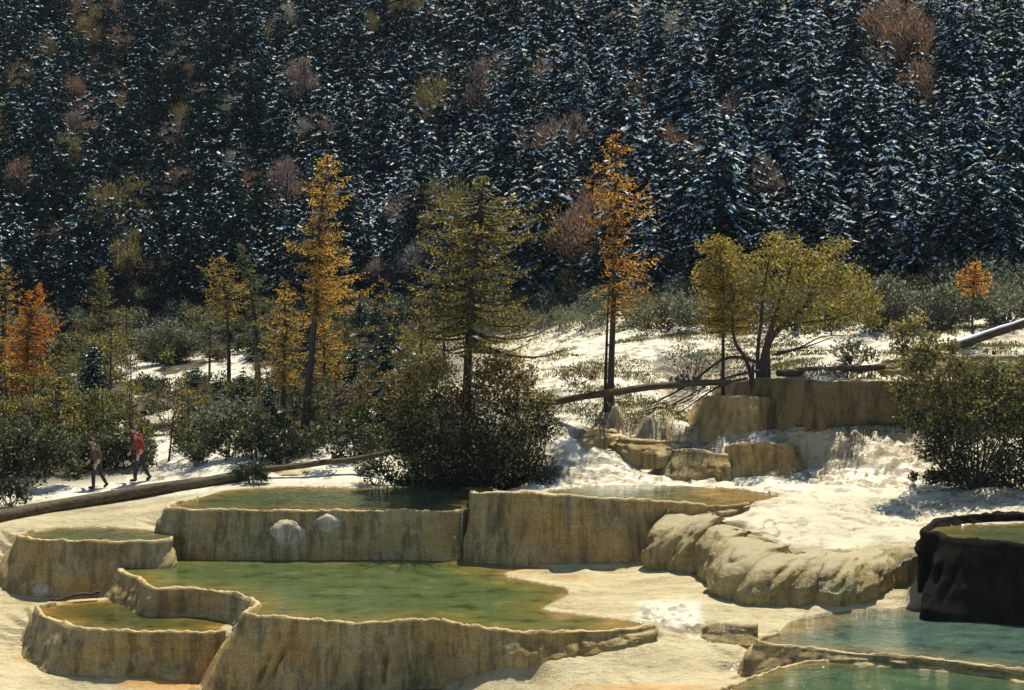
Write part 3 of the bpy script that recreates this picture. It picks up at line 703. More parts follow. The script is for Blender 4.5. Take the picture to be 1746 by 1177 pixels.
a_ = gm.attributes.new('mask', 'FLOAT_COLOR', 'POINT')
a_.data.foreach_set('color', np.stack([soil, orange, np.clip(white, 0, 1), np.ones_like(soil)], -1).astype(np.float32).ravel())
tag(link('ground', gm, M['ground']), kind='structure')

# thin back lit air
hb = bpy.data.meshes.new('haze')
X0, X1, Y0, Y1, Z0, Z1 = -190, 190, -6, 405, -6, 100
hb.from_pydata([(x, y, z) for x in (X0, X1) for y in (Y0, Y1) for z in (Z0, Z1)], [], [(0, 1, 3, 2), (4, 6, 7, 5), (0, 4, 5, 1), (2, 3, 7, 6), (0, 2, 6, 4), (1, 5, 7, 3)])
hm = bpy.data.materials.new('haze'); hm.use_nodes = True; ht = hm.node_tree; ht.nodes.clear()
ho = ht.nodes.new('ShaderNodeOutputMaterial'); hv = ht.nodes.new('ShaderNodeVolumePrincipled')
hv.inputs['Density'].default_value = 0.0001; hv.inputs['Color'].default_value = (.82, .9, 1.0, 1); hv.inputs['Anisotropy'].default_value = .25
ht.links.new(hv.outputs[0], ho.inputs['Volume'])
tag(link('haze', hb, hm), 'thin back lit mountain haze', 'haze', kind='stuff')

# ------------------------------------------------------------------ hillside forest
DARKN = [(.005, .019, .019), (.009, .027, .023), (.004, .015, .016), (.014, .032, .023), (.006, .023, .027)]
FROST = [(.09, .14, .17), (.13, .19, .22), (.07, .11, .13)]
SNOWC = [(.55, .68, .78), (.8, .82, .8), (.38, .52, .66), (.84, .78, .56), (.3, .45, .5)]  # snow flecks: sunlit yellow and shaded blue put into the colour
def fir_geo(seed, H, R, snow, step=.125, wl=2.9):
    """crown of drooping boughs with frost and snow lying on their upper sides"""
    global rng
    rng = np.random.default_rng(seed)
    g = Geo(); nw = int(H * wl); pw = .5 + .35 * rng.random()
    wob = rng.normal(size=8) * .22
    for k in range(nw):
        t = (k + .5) / nw; z0 = H * (.04 + .94 * t) + rng.normal() * .15
        Lb = R * (1 - t) ** pw * min(1, .55 + 2.2 * t) * (1 + wob[int(t * 7.99)]) + .14
        nb = 6 if t < .8 else 4
        for b in range(nb):
            if rng.random() < .10: continue
            ph = 2 * math.pi * (b + rng.random() * .9) / nb + k * 1.3
            L = Lb * (.5 + .7 * rng.random()); dx, dy = math.cos(ph), math.sin(ph)
            droop = .25 + .35 * rng.random()
            m = max(3, int(L / step)); r = (np.arange(m) + .6) / m
            cx = dx * L * r; cy = dy * L * r; cz = z0 + .10 * L * r - droop * L * r ** 1.6
            wid = (.14 + .32 * L * np.sin(np.pi * (.15 + .8 * r)) ** .8) * .62
            for sd in (-1, 1):
                C = np.stack([cx - dy * sd * wid * .5, cy + dx * sd * wid * .5, cz - .10 * wid - .03 * rng.random(m)], 1)
                A = np.stack([-dy * sd + dx * .7 + 0 * r, dx * sd + dy * .7 + 0 * r, -.30 - .25 * rng.random(m)], 1) + rng.normal(size=(m, 3)) * .2
                cc = pick(DARKN, m, .3); fr = rng.random(m) < .03 * snow; cc[fr] = pick(FROST, int(fr.sum()), .2)
                g.leaves(C, A, wid * 1.25, (.10 + .05 * rng.random(m)) * step / .125, cc)
            C = np.stack([cx + rng.normal(size=m) * .1, cy + rng.normal(size=m) * .1, cz - .10], 1)
            A = np.stack([dx * .3 + 0 * r, dy * .3 + 0 * r, -1 + 0 * r], 1) + rng.normal(size=(m, 3)) * .3
            g.leaves(C, A, .24, .08 * step / .125, pick(DARKN, m, .3))
            ns = rng.poisson(snow * 1.15 * (.6 + L * .9) * (.4 + 1.2 * rng.random()))
            if ns:
                rr = .3 + .7 * rng.random(ns) ** .6
                lat = rng.normal(size=ns) * .22 * L * .5
                C = np.stack([dx * L * rr - dy * lat, dy * L * rr + dx * lat, z0 + .10 * L * rr - droop * L * rr ** 1.6 + .03], 1)
                A = np.stack([dx + rng.normal(size=ns) * .7, dy + rng.normal(size=ns) * .7, -.40 + rng.normal(size=ns) * .15], 1)
                up = np.stack([rng.normal(size=ns) * .35, rng.normal(size=ns) * .35 - .3, np.ones(ns)], 1)
                A = A / np.linalg.norm(A, axis=1, keepdims=True)
                ln = .11 + .33 * rng.random(ns) ** 1.7
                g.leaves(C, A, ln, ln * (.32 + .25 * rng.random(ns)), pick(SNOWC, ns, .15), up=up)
    return g
def fir_meshes(seed, H, R, snow):
    g = fir_geo(seed, H, R, snow)
    tk = Geo(); tk.tube([(0, 0, -.6), (.03, 0, H * .4), (0, .02, H * .97)], [H * .018, H * .012, .02], 6)
    return g.mesh('crown'), tk.mesh('trunk', True)
def bare_meshes(seed, H, R, pal, dens=1.0):
    global rng
    rng = np.random.default_rng(seed)
    g = Geo(); tk = Geo()
    tk.tube([(0, 0, -.5), (.1, 0, H * .3), (0, .1, H * .6)], [H * .017, H * .013, .03], 5)
    for k in range(13):
        ph = rng.random() * 6.28; el = .35 + .9 * rng.random(); z0 = H * (.25 + .3 * rng.random())
        L = R * (.7 + .5 * rng.random())
        e = np.array([math.cos(ph) * math.cos(el) * L, math.sin(ph) * math.cos(el) * L, z0 + math.sin(el) * H * .45])
        s0 = np.array([0, 0, z0]); mid = (s0 + e) / 2 + rng.normal(size=3) * .15
        tk.tube([s0, mid, e], [.05, .03, .012], 4)
        n = int(230 * dens)
        C = e + rng.normal(size=(n, 3)) * np.array([.30, .30, .24]) * R * .9 * (.5 + .7 * rng.random())
        A = (C - np.array([0, 0, H * .35])) + rng.normal(size=(n, 3)) * .7
        g.leaves(C, A, .14 + .24 * rng.random(n), .035 + .03 * rng.random(n), pick(pal, n, .22))
    return g.mesh('crown'), tk.mesh('trunk', True)
MAUVE = [(.16, .115, .10), (.21, .15, .12), (.12, .09, .085), (.22, .17, .14)]
RUST = [(.2, .12, .075), (.17, .11, .08), (.22, .14, .075), (.14, .10, .08)]
OLIVE = [(.16, .14, .05), (.22, .17, .06), (.12, .12, .05), (.18, .14, .07)]
PALE = [(.2, .2, .17), (.26, .25, .21), (.16, .16, .14)]
FIRS_S = [fir_meshes(200 + k, *hr) for k, hr in enumerate([(6.6, 2.0, 3.2), (5.6, 1.9, 4.2), (7.6, 2.1, 2.6), (6.0, 2.2, 3.6), (4.6, 1.7, 3.0), (6.9, 1.8, 4.6), (5.2, 2.1, 2.2)])]
FIRS_L = [fir_meshes(230 + k, *hr) for k, hr in enumerate([(7.2, 2.1, .8), (6.0, 2.0, 1.1), (8.0, 2.2, .6)])]
FAR_ = [(lambda g_: (np.concatenate(g_.V), np.concatenate(g_.F), np.concatenate(g_.C)))(fir_geo(260 + k, *hr, step=.24, wl=2.1)) for k, hr in enumerate([(6.6, 2.0, 2.6), (5.6, 2.0, 3.4), (7.2, 2.1, 2.0), (5.2, 1.8, 3.0), (6.8, 2.0, .5), (6.0, 2.1, .8)])]
BARES = {'mauve': [bare_meshes(300, 4.4, 1.5, MAUVE, .8), bare_meshes(301, 3.6, 1.5, MAUVE, .8)], 'rust': [bare_meshes(302, 3.8, 1.4, RUST, .8)],
         'olive': [bare_meshes(303, 3.9, 1.5, OLIVE, .8), bare_meshes(304, 4.6, 1.4, OLIVE, .8)], 'pale': [bare_meshes(305, 3.6, 1.3, PALE, .7)]}
BLAB = {'mauve': 'bare mauve grey tree with fine twigs between the snowy firs on the slope', 'rust': 'rust brown leafed tree between the snowy firs on the slope',
        'olive': 'dull olive gold tree between the dark firs on the slope', 'pale': 'pale frosted bare tree between the dark firs on the slope'}
def put_tree(name, meshes, x, y, z, rz, sc_, label, cat, group, leafm):
    r = empty(name, (x, y, z), label, cat, group)
    r.rotation_euler = ((R_.random() - .5) * .14, (R_.random() - .5) * .14, rz); r.scale = (sc_[0], sc_[0], sc_[1])
    link('crown', meshes[0], leafm, r); link('trunk', meshes[1], M['bark'], r)
    return r
R_ = np.random.default_rng(42)
spots = []
yy = 0
while yy < 44:
    for px in np.arange(-90, 1850, 1):
        if R_.random() > .6: continue
        u = (px - CX) / F
        y = float(yfoot(u)) + 1.5 + yy + R_.random() * 3
        x = u * y
        if all((x - a) ** 2 + (y - b) ** 2 > 1.45 ** 2 for a, b, _ in spots): spots.append((x, y, px))
    yy += .9
FG = Geo(); n_fir = 0; n_far = 0
spots.sort(key=lambda q: q[1])
for (x, y, px) in spots:
    z = ground_z(x, y)
    row = row_of(y, z + 5)
    e = y - float(yfoot(x / y))
    if row > 640 or row < -120: continue
    q = R_.random()
    mauve_p = .075 * (.4 + 1.3 * float(vnoise(np.array([x * .09]), np.array([y * .09]), None, 91)[0] > .0)) + (.06 if row < 200 else 0)
    if e < 6: mauve_p *= .4
    rz = R_.random() * 6.28
    if q < mauve_p:
        kind = R_.choice(['mauve', 'mauve', 'rust', 'olive', 'olive', 'pale'] if px < 900 else ['mauve', 'mauve', 'mauve', 'rust', 'rust', 'pale'])
        ms = BARES[kind][R_.integers(0, len(BARES[kind]))]; k = .48 + .32 * R_.random()
        put_tree('broadleaf_tree', ms, x, y, z, rz, (k, k * (1.15 + .25 * R_.random())), BLAB[kind], 'tree', '%s trees among the firs on the slope' % kind, M['leaf'])
    else:
        if n_fir >= 292:
            Vf, Ff_, Cf = FAR_[int(R_.integers(0, 4)) if px > 450 or R_.random() < .4 else 4 + int(R_.integers(0, 2))]; k = .56 + .36 * R_.random(); ca, sa = math.cos(rz), math.sin(rz)
            FG.add(np.stack([(Vf[:, 0] * ca - Vf[:, 1] * sa) * k + x, (Vf[:, 0] * sa + Vf[:, 1] * ca) * k + y, Vf[:, 2] * k + z - .2], 1), Ff_, Cf); n_far += 1
            continue
        n_fir += 1
        light = (px < 420 and row > 100 and R_.random() < .85) or (px < 760 and row > 300 and R_.random() < .5)
        ms = (FIRS_L if light else FIRS_S)[R_.integers(0, 3 if light else 7)]
        k = .55 + .36 * R_.random()
        put_tree('fir_tree', ms, x, y, z - .2, rz, (k * (.9 + .2 * R_.random()), k * (.88 + .25 * R_.random())),
                 'dark fir with hardly any snow in the shaded lower forest at the left' if light else 'snow dusted dark fir standing in the dense forest on the mountainside',
                 'fir', 'shaded firs with hardly any snow' if light else 'snowy firs on the mountainside', M['needle'])
if FG.n: tag(link('forest', FG.mesh('forest'), M['needle']), 'far snow dusted firs merging into one mass high on the mountainside', 'forest', kind='stuff')
print('FOREST', len(spots), n_fir, n_far)

# ------------------------------------------------------------------ larches and other single trees
GOLD = [(.64, .38, .05), (.58, .34, .05), (.48, .30, .06), (.64, .31, .03), (.38, .26, .06)]
ORANGE = [(.62, .22, .02), (.52, .17, .015), (.58, .26, .03), (.40, .16, .03)]
OLGOLD = [(.36, .27, .05), (.25, .215, .05), (.15, .15, .045), (.42, .28, .045), (.11, .12, .045), (.09, .10, .04)]
OLGREEN = [(.14, .15, .04), (.20, .18, .045), (.10, .11, .035), (.28, .21, .04)]
GREEN = [(.11, .15, .05), (.15, .18, .06), (.08, .11, .04), (.2, .2, .05)]
def larch(label, trunk, prof, pal, seed, D=None, zb=None, nbr=70, leafn=1.0, group=None, rt=.15, name='larch_tree', second=None, twist=1.0, lsz=1.0):
    """trunk: pixels from the base up; prof: (row, left px, right px) of the crown, top to bottom"""
    global rng
    rng = np.random.default_rng(seed)
    if D is None: b = at(trunk[0][0], trunk[0][1], zb); D = b[1]
    P = np.array([atY(px, py, D) for px, py in trunk]); base = P[0].copy()
    base[2] = ground_z(base[0], base[1]) - .05
    P[0] = base
    PP = crom(P, 24)
    root = empty(name, base, label, 'larch' if name == 'larch_tree' else 'tree', group)
    tk = Geo(); k = np.linspace(0, 1, 24)
    tk.tube(PP - base, rt * (1 - k) ** .75 * (1 + .5 * np.exp(-k * 25)) + .012, 7)
    if second:
        P2 = crom(np.array([atY(px, py, D + .15) for px, py in second]), 12); P2[0, 2] = base[2]
        tk.tube(P2 - base, np.linspace(rt * .6, .02, 12), 6)
    prof = np.array(prof, float)
    z_of = lambda row: atY(CX, row, D)[2]
    zr = np.array([z_of(r) for r in prof[:, 0]])
    g = Geo(); mpp = D / F
    ztop, zbot = zr[0], zr[-1]
    for i in range(nbr):
        f = ((i + rng.random()) / nbr) ** .95
        z0 = ztop + (zbot - ztop) * f
        row = np.interp(-z0, -zr, prof[:, 0]); xl = np.interp(row, prof[:, 0], prof[:, 1]); xr = np.interp(row, prof[:, 0], prof[:, 2])
        tx = np.interp(z0, PP[:, 2], PP[:, 0]); ty = np.interp(z0, PP[:, 2], PP[:, 1])
        tpx = CX + tx / D * F
        Lf, Rt = max(2, tpx - xl) * mpp, max(2, xr - tpx) * mpp
        ph = 2.399 * i + rng.random() * .8; c = math.cos(ph)
        wgt = (1 + c) / 2; Rr = Lf * (1 - wgt) + Rt * wgt
        if abs(c) > .55: Rr = Rt if c > 0 else Lf
        L = max(.12, Rr * (.55 + .55 * rng.random() ** .8))
        if L < .14: continue
        m = max(5, int(L / .11)); r = np.linspace(.04, 1, m)
        rise = .22 * L * (rng.random() - .15) * twist; sag = -.20 * L
        bx = tx + c * L * r; by = ty + math.sin(ph) * L * r; bz = z0 + rise * r * 2 * (1 - .4 * r) + sag * np.sin(r * math.pi * .62) + .14 * L * r ** 3
        B = np.stack([bx, by, bz], 1)
        tk.tube(B - base, np.linspace(.024 + .014 * L, .008, m), 4)
        if rng.random() < .10: continue
        dirb = np.array([c, math.sin(ph), 0]); lat = np.array([-dirb[1], dirb[0], 0])
        for j in range(m):
            if r[j] < .12 and L > .8: continue
            for sd in (-1, 1, 0):
                if rng.random() < .26: continue
                tl = (.12 + .30 * L * (1 - r[j]) ** .7 * (.5 + rng.random())) * (1 if sd else .8)
                tl = min(tl, .75)
                if sd == 0: td = np.array([dirb[0] * .3, dirb[1] * .3, -.55 - .4 * rng.random()]); tl = min(tl, .34)
                else: td = dirb * (.55 + .3 * rng.random()) + lat * sd * (.6 + .4 * rng.random()) + np.array([0, 0, -.28 * rng.random() - .02])
                n = max(2, int(tl * 19 * leafn))
                q = rng.random(n)
                C = B[j] + td * (tl * q)[:, None] + rng.normal(size=(n, 3)) * .035
                A = td + rng.normal(size=(n, 3)) * .8
                g.leaves(C - base, A, (.07 + .05 * rng.random(n)) * lsz, (.03 + .018 * rng.random(n)) * lsz, pick(pal, n, .2))
    link('crown', g.mesh('crown'), M['leaf'], root); link('trunk', tk.mesh('trunk', True), M['bark'], root)
    return root
LG = 'golden larches on the valley floor'
larch('tall olive gold larch rising out of the big dark bush at the centre', [(794, 815), (795, 720), (797, 640), (800, 560), (808, 470), (815, 380), (822, 330), (825, 298)],
      [(298, 822, 829), (312, 805, 845), (328, 775, 890), (345, 735, 905), (362, 715, 948), (385, 708, 948), (405, 715, 925), (425, 690, 885), (450, 676, 918), (475, 690, 900), (500, 685, 895), (525, 678, 912), (550, 690, 935), (575, 705, 972), (590, 725, 965), (605, 760, 860)],
      OLGOLD, 401, D=47.9, nbr=118, rt=.17, leafn=.72, group=LG)
larch('tall orange gold larch with a bare gap in its crown', [(519, 738), (524, 680), (532, 600), (540, 500), (544, 420), (548, 360), (556, 300), (560, 258)],
      [(258, 556, 566), (275, 540, 580), (295, 528, 604), (315, 504, 612), (335, 506, 612), (352, 530, 598), (362, 535, 560), (376, 510, 590), (400, 490, 596), (425, 478, 606), (445, 482, 618), (465, 492, 632), (485, 505, 638), (505, 520, 632), (520, 530, 590), (545, 520, 565)],
      GOLD, 402, D=54, nbr=108, leafn=1.05, rt=.13, group=LG)
larch('slender bright orange larch with two bare stems standing on the white slope', [(1040, 657), (1043, 600), (1046, 520), (1048, 430), (1049, 350), (1050, 280), (1051, 215)],
      [(215, 1047, 1055), (232, 1036, 1064), (250, 1020, 1090), (268, 1012, 1082), (285, 1000, 1092), (305, 990, 1085), (318, 984, 1116), (332, 986, 1140), (350, 1000, 1128), (368, 988, 1110), (384, 1030, 1070), (398, 1035, 1135), (420, 1015, 1085), (438, 1020, 1152), (456, 1012, 1112), (480, 1008, 1114), (500, 1010, 1116), (515, 1025, 1080), (532, 1000, 1100), (548, 1030, 1062)],
      GOLD[:4] + ORANGE[:2], 403, D=51.3, nbr=90, leafn=.85, rt=.105, group=LG, second=[(1032, 657), (1034, 600), (1036, 540), (1040, 480)])
larch('small orange larch just left of the tall orange gold larch', [(481, 735), (483, 680), (485, 600), (487, 478)],
      [(478, 484, 490), (495, 465, 505), (515, 452, 520), (540, 436, 536), (560, 432, 540), (580, 440, 530), (610, 440, 540), (640, 446, 535), (665, 455, 520)],
      GOLD[1:] + OLGOLD[:2], 404, D=56, nbr=54, leafn=1.0, rt=.09, group=LG)
larch('low orange larch behind the bare stem of the tall orange gold larch', [(553, 690), (553, 620), (552, 545)],
      [(545, 548, 556), (565, 530, 585), (590, 520, 600), (615, 512, 602), (640, 525, 600), (665, 550, 595)], GOLD + ORANGE[:1], 405, D=60, nbr=44, leafn=.8, rt=.07, group=LG)
larch('bright orange larch at the left edge', [(40, 700), (45, 620), (50, 550), (62, 486)],
      [(486, 58, 66), (500, 40, 86), (520, 25, 92), (545, 18, 92), (560, 8, 108), (590, -2, 90), (620, -5, 88), (650, -5, 70), (672, 5, 60)], ORANGE, 406, D=64, nbr=84, leafn=1.35, rt=.12, group=LG)
larch('yellow larch cut by the left edge behind the bright orange one', [(-4, 690), (4, 600), (12, 448)],
      [(448, 8, 16), (465, -6, 30), (490, -20, 38), (520, -40, 30), (560, -60, 25), (600, -70, 40), (640, -70, 45), (670, -50, 30)], GOLD[1:] + OLGOLD[:2], 407, D=69, nbr=66, leafn=.9, rt=.12, group=LG)
larch('thin olive green larch above the left hand walker', [(96, 775), (98, 700), (101, 620), (103, 556)],
      [(556, 100, 106), (580, 85, 120), (610, 70, 138), (640, 60, 145), (670, 62, 148), (700, 60, 140), (730, 70, 135)], OLGREEN, 408, D=56.5, nbr=50, leafn=.75, rt=.06, group=LG)
larch('small narrow olive gold larch against the darkest part of the forest', [(174, 600), (173, 530), (172, 450)],
      [(450, 169, 175), (470, 160, 184), (490, 155, 188), (510, 142, 196), (530, 148, 200), (550, 150, 198), (565, 142, 215)], OLGOLD, 409, D=82, nbr=50, leafn=.6, rt=.1, group=LG, lsz=1.25)
larch('round headed gold green larch on a thin dark stem, left of the green spire', [(390, 664), (390, 600), (385, 520), (374, 438)],
      [(438, 368, 380), (455, 342, 402), (475, 336, 420), (500, 345, 425), (525, 350, 420), (545, 365, 415)], OLGOLD[:4] + GOLD[1:3], 410, D=66, nbr=52, leafn=.9, rt=.09, group=LG)
larch('dull green larch spire behind the small orange larch', [(440, 660), (438, 580), (428, 500), (410, 410)],
      [(410, 406, 414), (430, 400, 430), (460, 410, 450), (490, 405, 465), (520, 410, 475), (550, 415, 470), (570, 425, 460)], GREEN + OLGREEN[:1], 411, D=69, nbr=56, leafn=.9, rt=.12, group=LG)
larch('small sapling larch with an orange tip above the grey shrubs at the right', [(1659, 600), (1658, 540), (1664, 442)],
      [(442, 1661, 1667), (455, 1648, 1680), (470, 1632, 1692), (485, 1622, 1696), (498, 1640, 1690)], ORANGE + GOLD[:2], 412, D=52.5, nbr=36, leafn=.9, rt=.035, group=LG)
larch('slim yellow tree with a straight dark stem touching the leaning tree', [(1233, 648), (1233, 560), (1232, 480), (1228, 398)],
      [(398, 1222, 1234), (410, 1190, 1270), (430, 1182, 1278), (455, 1170, 1290), (480, 1180, 1288), (510, 1185, 1290), (540, 1186, 1300), (565, 1200, 1292)],
      [(.40, .29, .045), (.30, .24, .05), (.46, .28, .03), (.22, .19, .05)], 413, D=51.2, nbr=78, leafn=1.5, rt=.06, group=LG, twist=1.6, name='slim_tree')

# ------------------------------------------------------------------ shrubs
DK = [(.030, .05, .028), (.05, .07, .038), (.022, .036, .024), (.08, .082, .038), (.06, .058, .03)]
DKTIP = [(.28, .20, .07), (.2, .17, .065), (.13, .125, .05), (.34, .24, .08)]
GREY = [(.13, .15, .11), (.17, .19, .14), (.09, .11, .08), (.22, .22, .16)]
GREYOL = [(.12, .13, .065), (.16, .15, .07), (.08, .09, .05), (.2, .17, .08)]
BROWN = [(.14, .10, .06), (.2, .14, .08), (.1, .075, .05), (.24, .17, .09)]
def shrub(label, base, lumps, pal, seed, tip=None, name='shrub', cat='shrub', group=None, D=None, dens=1.0, lsz=1.0, stems=9, rs=.03, thick=.75, limbs=None, glint=.075, upright=.0):
    """base: pixel of its foot; lumps: (px, py, radius px [, dy m]) leaf clumps; tip: palette of the sunny outside"""
    global rng
    rng = np.random.default_rng(seed)
    if D is None:
        b = on_ground(*base)
    else:
        b = atY(base[0], base[1], D); b[2] = ground_z(b[0], b[1])
    D = b[1]; mpp = D / F
    root = empty(name, b, label, cat, group)
    g = Geo(); tk = Geo()
    cs = []
    for lp in lumps:
        rad = lp[2] * mpp; dy = lp[3] if len(lp) > 3 else (rng.random() - .5) * thick * 1.2
        c = atY(lp[0], lp[1], D + dy); cs.append((c, rad))
        n = int(620 * dens * (rad / .45) ** 1.9 / lsz ** 1.6) + 20
        dirs = rng.normal(size=(n, 3)); dirs /= np.linalg.norm(dirs, axis=1, keepdims=True)
        clump = .55 + .45 * fbm(dirs[:, 0] * 2.2 + lp[0], dirs[:, 1] * 2.2, dirs[:, 2] * 2.2, seed, 2)
        rr = rad * (rng.random(n) ** .45) * (.4 + .95 * clump)
        st_ = rng.random(n) < .16; rr = np.where(st_, rr * (1 + .55 * rng.random(n) ** 2), rr)
        C = c + dirs * rr[:, None] * np.array([1, thick, .88])
        C[:, 2] = np.maximum(C[:, 2], b[2] + .03 + .1 * rng.random(n))
        A = dirs * .7 + rng.normal(size=(n, 3)) * .8 + np.array([0, 0, upright])
        cols = pick(pal, n, .25)
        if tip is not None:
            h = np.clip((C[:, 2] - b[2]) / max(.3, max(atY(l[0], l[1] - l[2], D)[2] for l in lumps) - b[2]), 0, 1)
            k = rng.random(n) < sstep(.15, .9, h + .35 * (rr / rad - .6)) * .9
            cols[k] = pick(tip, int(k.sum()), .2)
        sp_ = rng.random(n) < glint; cols[sp_] = pick([(.34, .36, .26), (.42, .38, .22), (.3, .33, .3)], int(sp_.sum()), .2)  # some leaves coloured pale as painted glints
        g.leaves(C - b, A, (.075 + .06 * rng.random(n)) * lsz, (.042 + .026 * rng.random(n)) * lsz, cols)
    for (c, rad) in cs:
        for q in range(max(1, stems // max(1, len(cs)) + 1) if stems else 0):
            e = c + rng.normal(size=3) * rad * .45; s0 = b + np.array([rng.normal() * .16, rng.normal() * .12, -.1])
            m1 = s0 * .55 + e * .45 + np.array([0, 0, -.10 * np.linalg.norm(e - s0)]) + rng.normal(size=3) * .08
            P = crom(np.array([s0, m1, e]), 8)
            tk.tube(P - b, np.linspace(rs, rs * .2, 8), 4)
    if limbs:
        for lb in limbs:
            P = crom(np.array([atY(px, py, D + (dyy[0] if dyy else 0)) for px, py, *dyy in lb['p']]), 16)
            if lb.get('root', True): P[0, 2] = min(P[0, 2], b[2] - .1)
            tk.tube(P - b, np.linspace(lb['r'], lb.get('r1', lb['r'] * .3), 16), 7)
    link('foliage', g.mesh('foliage'), M['leaf'], root); link('stem', tk.mesh('stem', True), M['bark'], root)
    return root
# the leaning multi-stemmed tree
WIL = [(.30, .25, .06), (.22, .20, .06), (.36, .26, .05), (.16, .155, .05), (.40, .29, .06)]
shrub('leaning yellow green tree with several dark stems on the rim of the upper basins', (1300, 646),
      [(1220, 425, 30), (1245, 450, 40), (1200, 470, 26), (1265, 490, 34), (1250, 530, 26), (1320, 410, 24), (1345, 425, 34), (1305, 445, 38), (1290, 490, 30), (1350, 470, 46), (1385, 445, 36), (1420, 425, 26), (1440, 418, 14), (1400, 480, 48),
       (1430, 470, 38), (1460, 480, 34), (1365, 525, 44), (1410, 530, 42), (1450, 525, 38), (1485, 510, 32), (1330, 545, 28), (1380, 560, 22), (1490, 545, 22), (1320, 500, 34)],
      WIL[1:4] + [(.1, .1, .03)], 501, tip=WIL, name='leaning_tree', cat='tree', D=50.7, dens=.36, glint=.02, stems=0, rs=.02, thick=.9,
      limbs=[dict(p=[(1300, 648), (1302, 615), (1312, 580), (1335, 555), (1372, 525), (1390, 480)], r=.15), dict(p=[(1308, 648), (1308, 590), (1318, 550), (1335, 500), (1350, 450)], r=.13),
             dict(p=[(1292, 648), (1292, 600), (1297, 550), (1301, 500), (1312, 440)], r=.075), dict(p=[(1284, 648), (1270, 610), (1254, 585), (1249, 550), (1252, 515), (1240, 460)], r=.075),
             dict(p=[(1325, 600), (1345, 598), (1370, 590), (1400, 575), (1440, 572)], r=.035, root=False), dict(p=[(1318, 605), (1345, 600), (1385, 588), (1420, 575)], r=.04, root=False),
             dict(p=[(1330, 560), (1370, 550), (1410, 545), (1450, 535)], r=.06, root=False), dict(p=[(1284, 640), (1284, 615)], r=.05)])
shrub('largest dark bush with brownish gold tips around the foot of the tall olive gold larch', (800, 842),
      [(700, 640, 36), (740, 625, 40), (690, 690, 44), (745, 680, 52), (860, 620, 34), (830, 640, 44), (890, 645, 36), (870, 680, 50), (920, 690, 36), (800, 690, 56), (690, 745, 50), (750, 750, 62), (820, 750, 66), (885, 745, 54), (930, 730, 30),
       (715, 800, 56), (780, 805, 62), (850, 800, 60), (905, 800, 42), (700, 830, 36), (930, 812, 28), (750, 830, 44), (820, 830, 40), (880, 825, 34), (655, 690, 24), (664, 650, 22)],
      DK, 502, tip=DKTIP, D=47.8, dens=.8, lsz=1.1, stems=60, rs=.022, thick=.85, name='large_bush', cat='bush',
      limbs=[dict(p=[(900, 838), (915, 790), (925, 745), (940, 705), (962, 690)], r=.03, r1=.008), dict(p=[(895, 838), (905, 790), (922, 760), (950, 740), (975, 712)], r=.025, r1=.006), dict(p=[(905, 838), (922, 800), (930, 760), (935, 690), (945, 655)], r=.025, r1=.006), dict(p=[(890, 838), (900, 770), (912, 720), (915, 690)], r=.03, r1=.008)])
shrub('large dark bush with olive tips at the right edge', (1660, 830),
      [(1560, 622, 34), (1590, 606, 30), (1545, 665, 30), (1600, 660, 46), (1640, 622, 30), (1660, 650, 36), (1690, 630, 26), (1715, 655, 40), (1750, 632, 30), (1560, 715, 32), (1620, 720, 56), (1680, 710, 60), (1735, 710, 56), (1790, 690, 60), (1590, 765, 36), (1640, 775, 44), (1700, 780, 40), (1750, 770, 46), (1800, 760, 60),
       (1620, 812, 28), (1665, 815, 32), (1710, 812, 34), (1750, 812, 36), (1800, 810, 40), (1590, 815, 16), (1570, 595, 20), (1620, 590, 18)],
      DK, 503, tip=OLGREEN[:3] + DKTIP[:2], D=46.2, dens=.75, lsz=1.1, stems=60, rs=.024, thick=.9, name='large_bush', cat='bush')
EG = 'grey green shrubs along the forest edge'
E_ = [('grey green shrub behind the low end of the tall orange gold larch', (625, 575), [(600, 545, 26), (625, 530, 28), (640, 552, 22)], 79),
      ('grey green shrub mass left of the slender orange larch at the forest edge', (960, 556), [(930, 525, 22), (955, 515, 26), (985, 525, 24), (1005, 535, 18)], 74),
      ('pale grey shrub right of the slender orange larch at the forest edge', (1125, 550), [(1085, 535, 18), (1115, 530, 22), (1150, 525, 24)], 68),
      ('dark grey shrub under the slim yellow tree at the forest edge', (1200, 552), [(1180, 510, 26), (1210, 520, 26), (1195, 535, 22)], 68),
      ('tall grey blue shrub right of the leaning yellow green tree', (1500, 566), [(1480, 500, 30), (1510, 490, 32), (1535, 510, 28), (1500, 535, 34), (1540, 540, 26)], 58),
      ('rounded grey green shrub left of the sapling larch', (1600, 570), [(1580, 510, 28), (1610, 500, 28), (1595, 535, 32), (1630, 530, 30)], 57),
      ('dark grey green shrub right of the sapling larch at the edge', (1710, 560), [(1680, 510, 30), (1715, 505, 28), (1745, 520, 30), (1700, 535, 30), (1780, 530, 34)], 57)]
for k, (lab, b, lp, D) in enumerate(E_):
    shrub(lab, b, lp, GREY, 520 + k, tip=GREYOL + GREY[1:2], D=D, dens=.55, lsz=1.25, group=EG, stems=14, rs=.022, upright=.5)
TG = 'mixed shrubs in the left thicket'
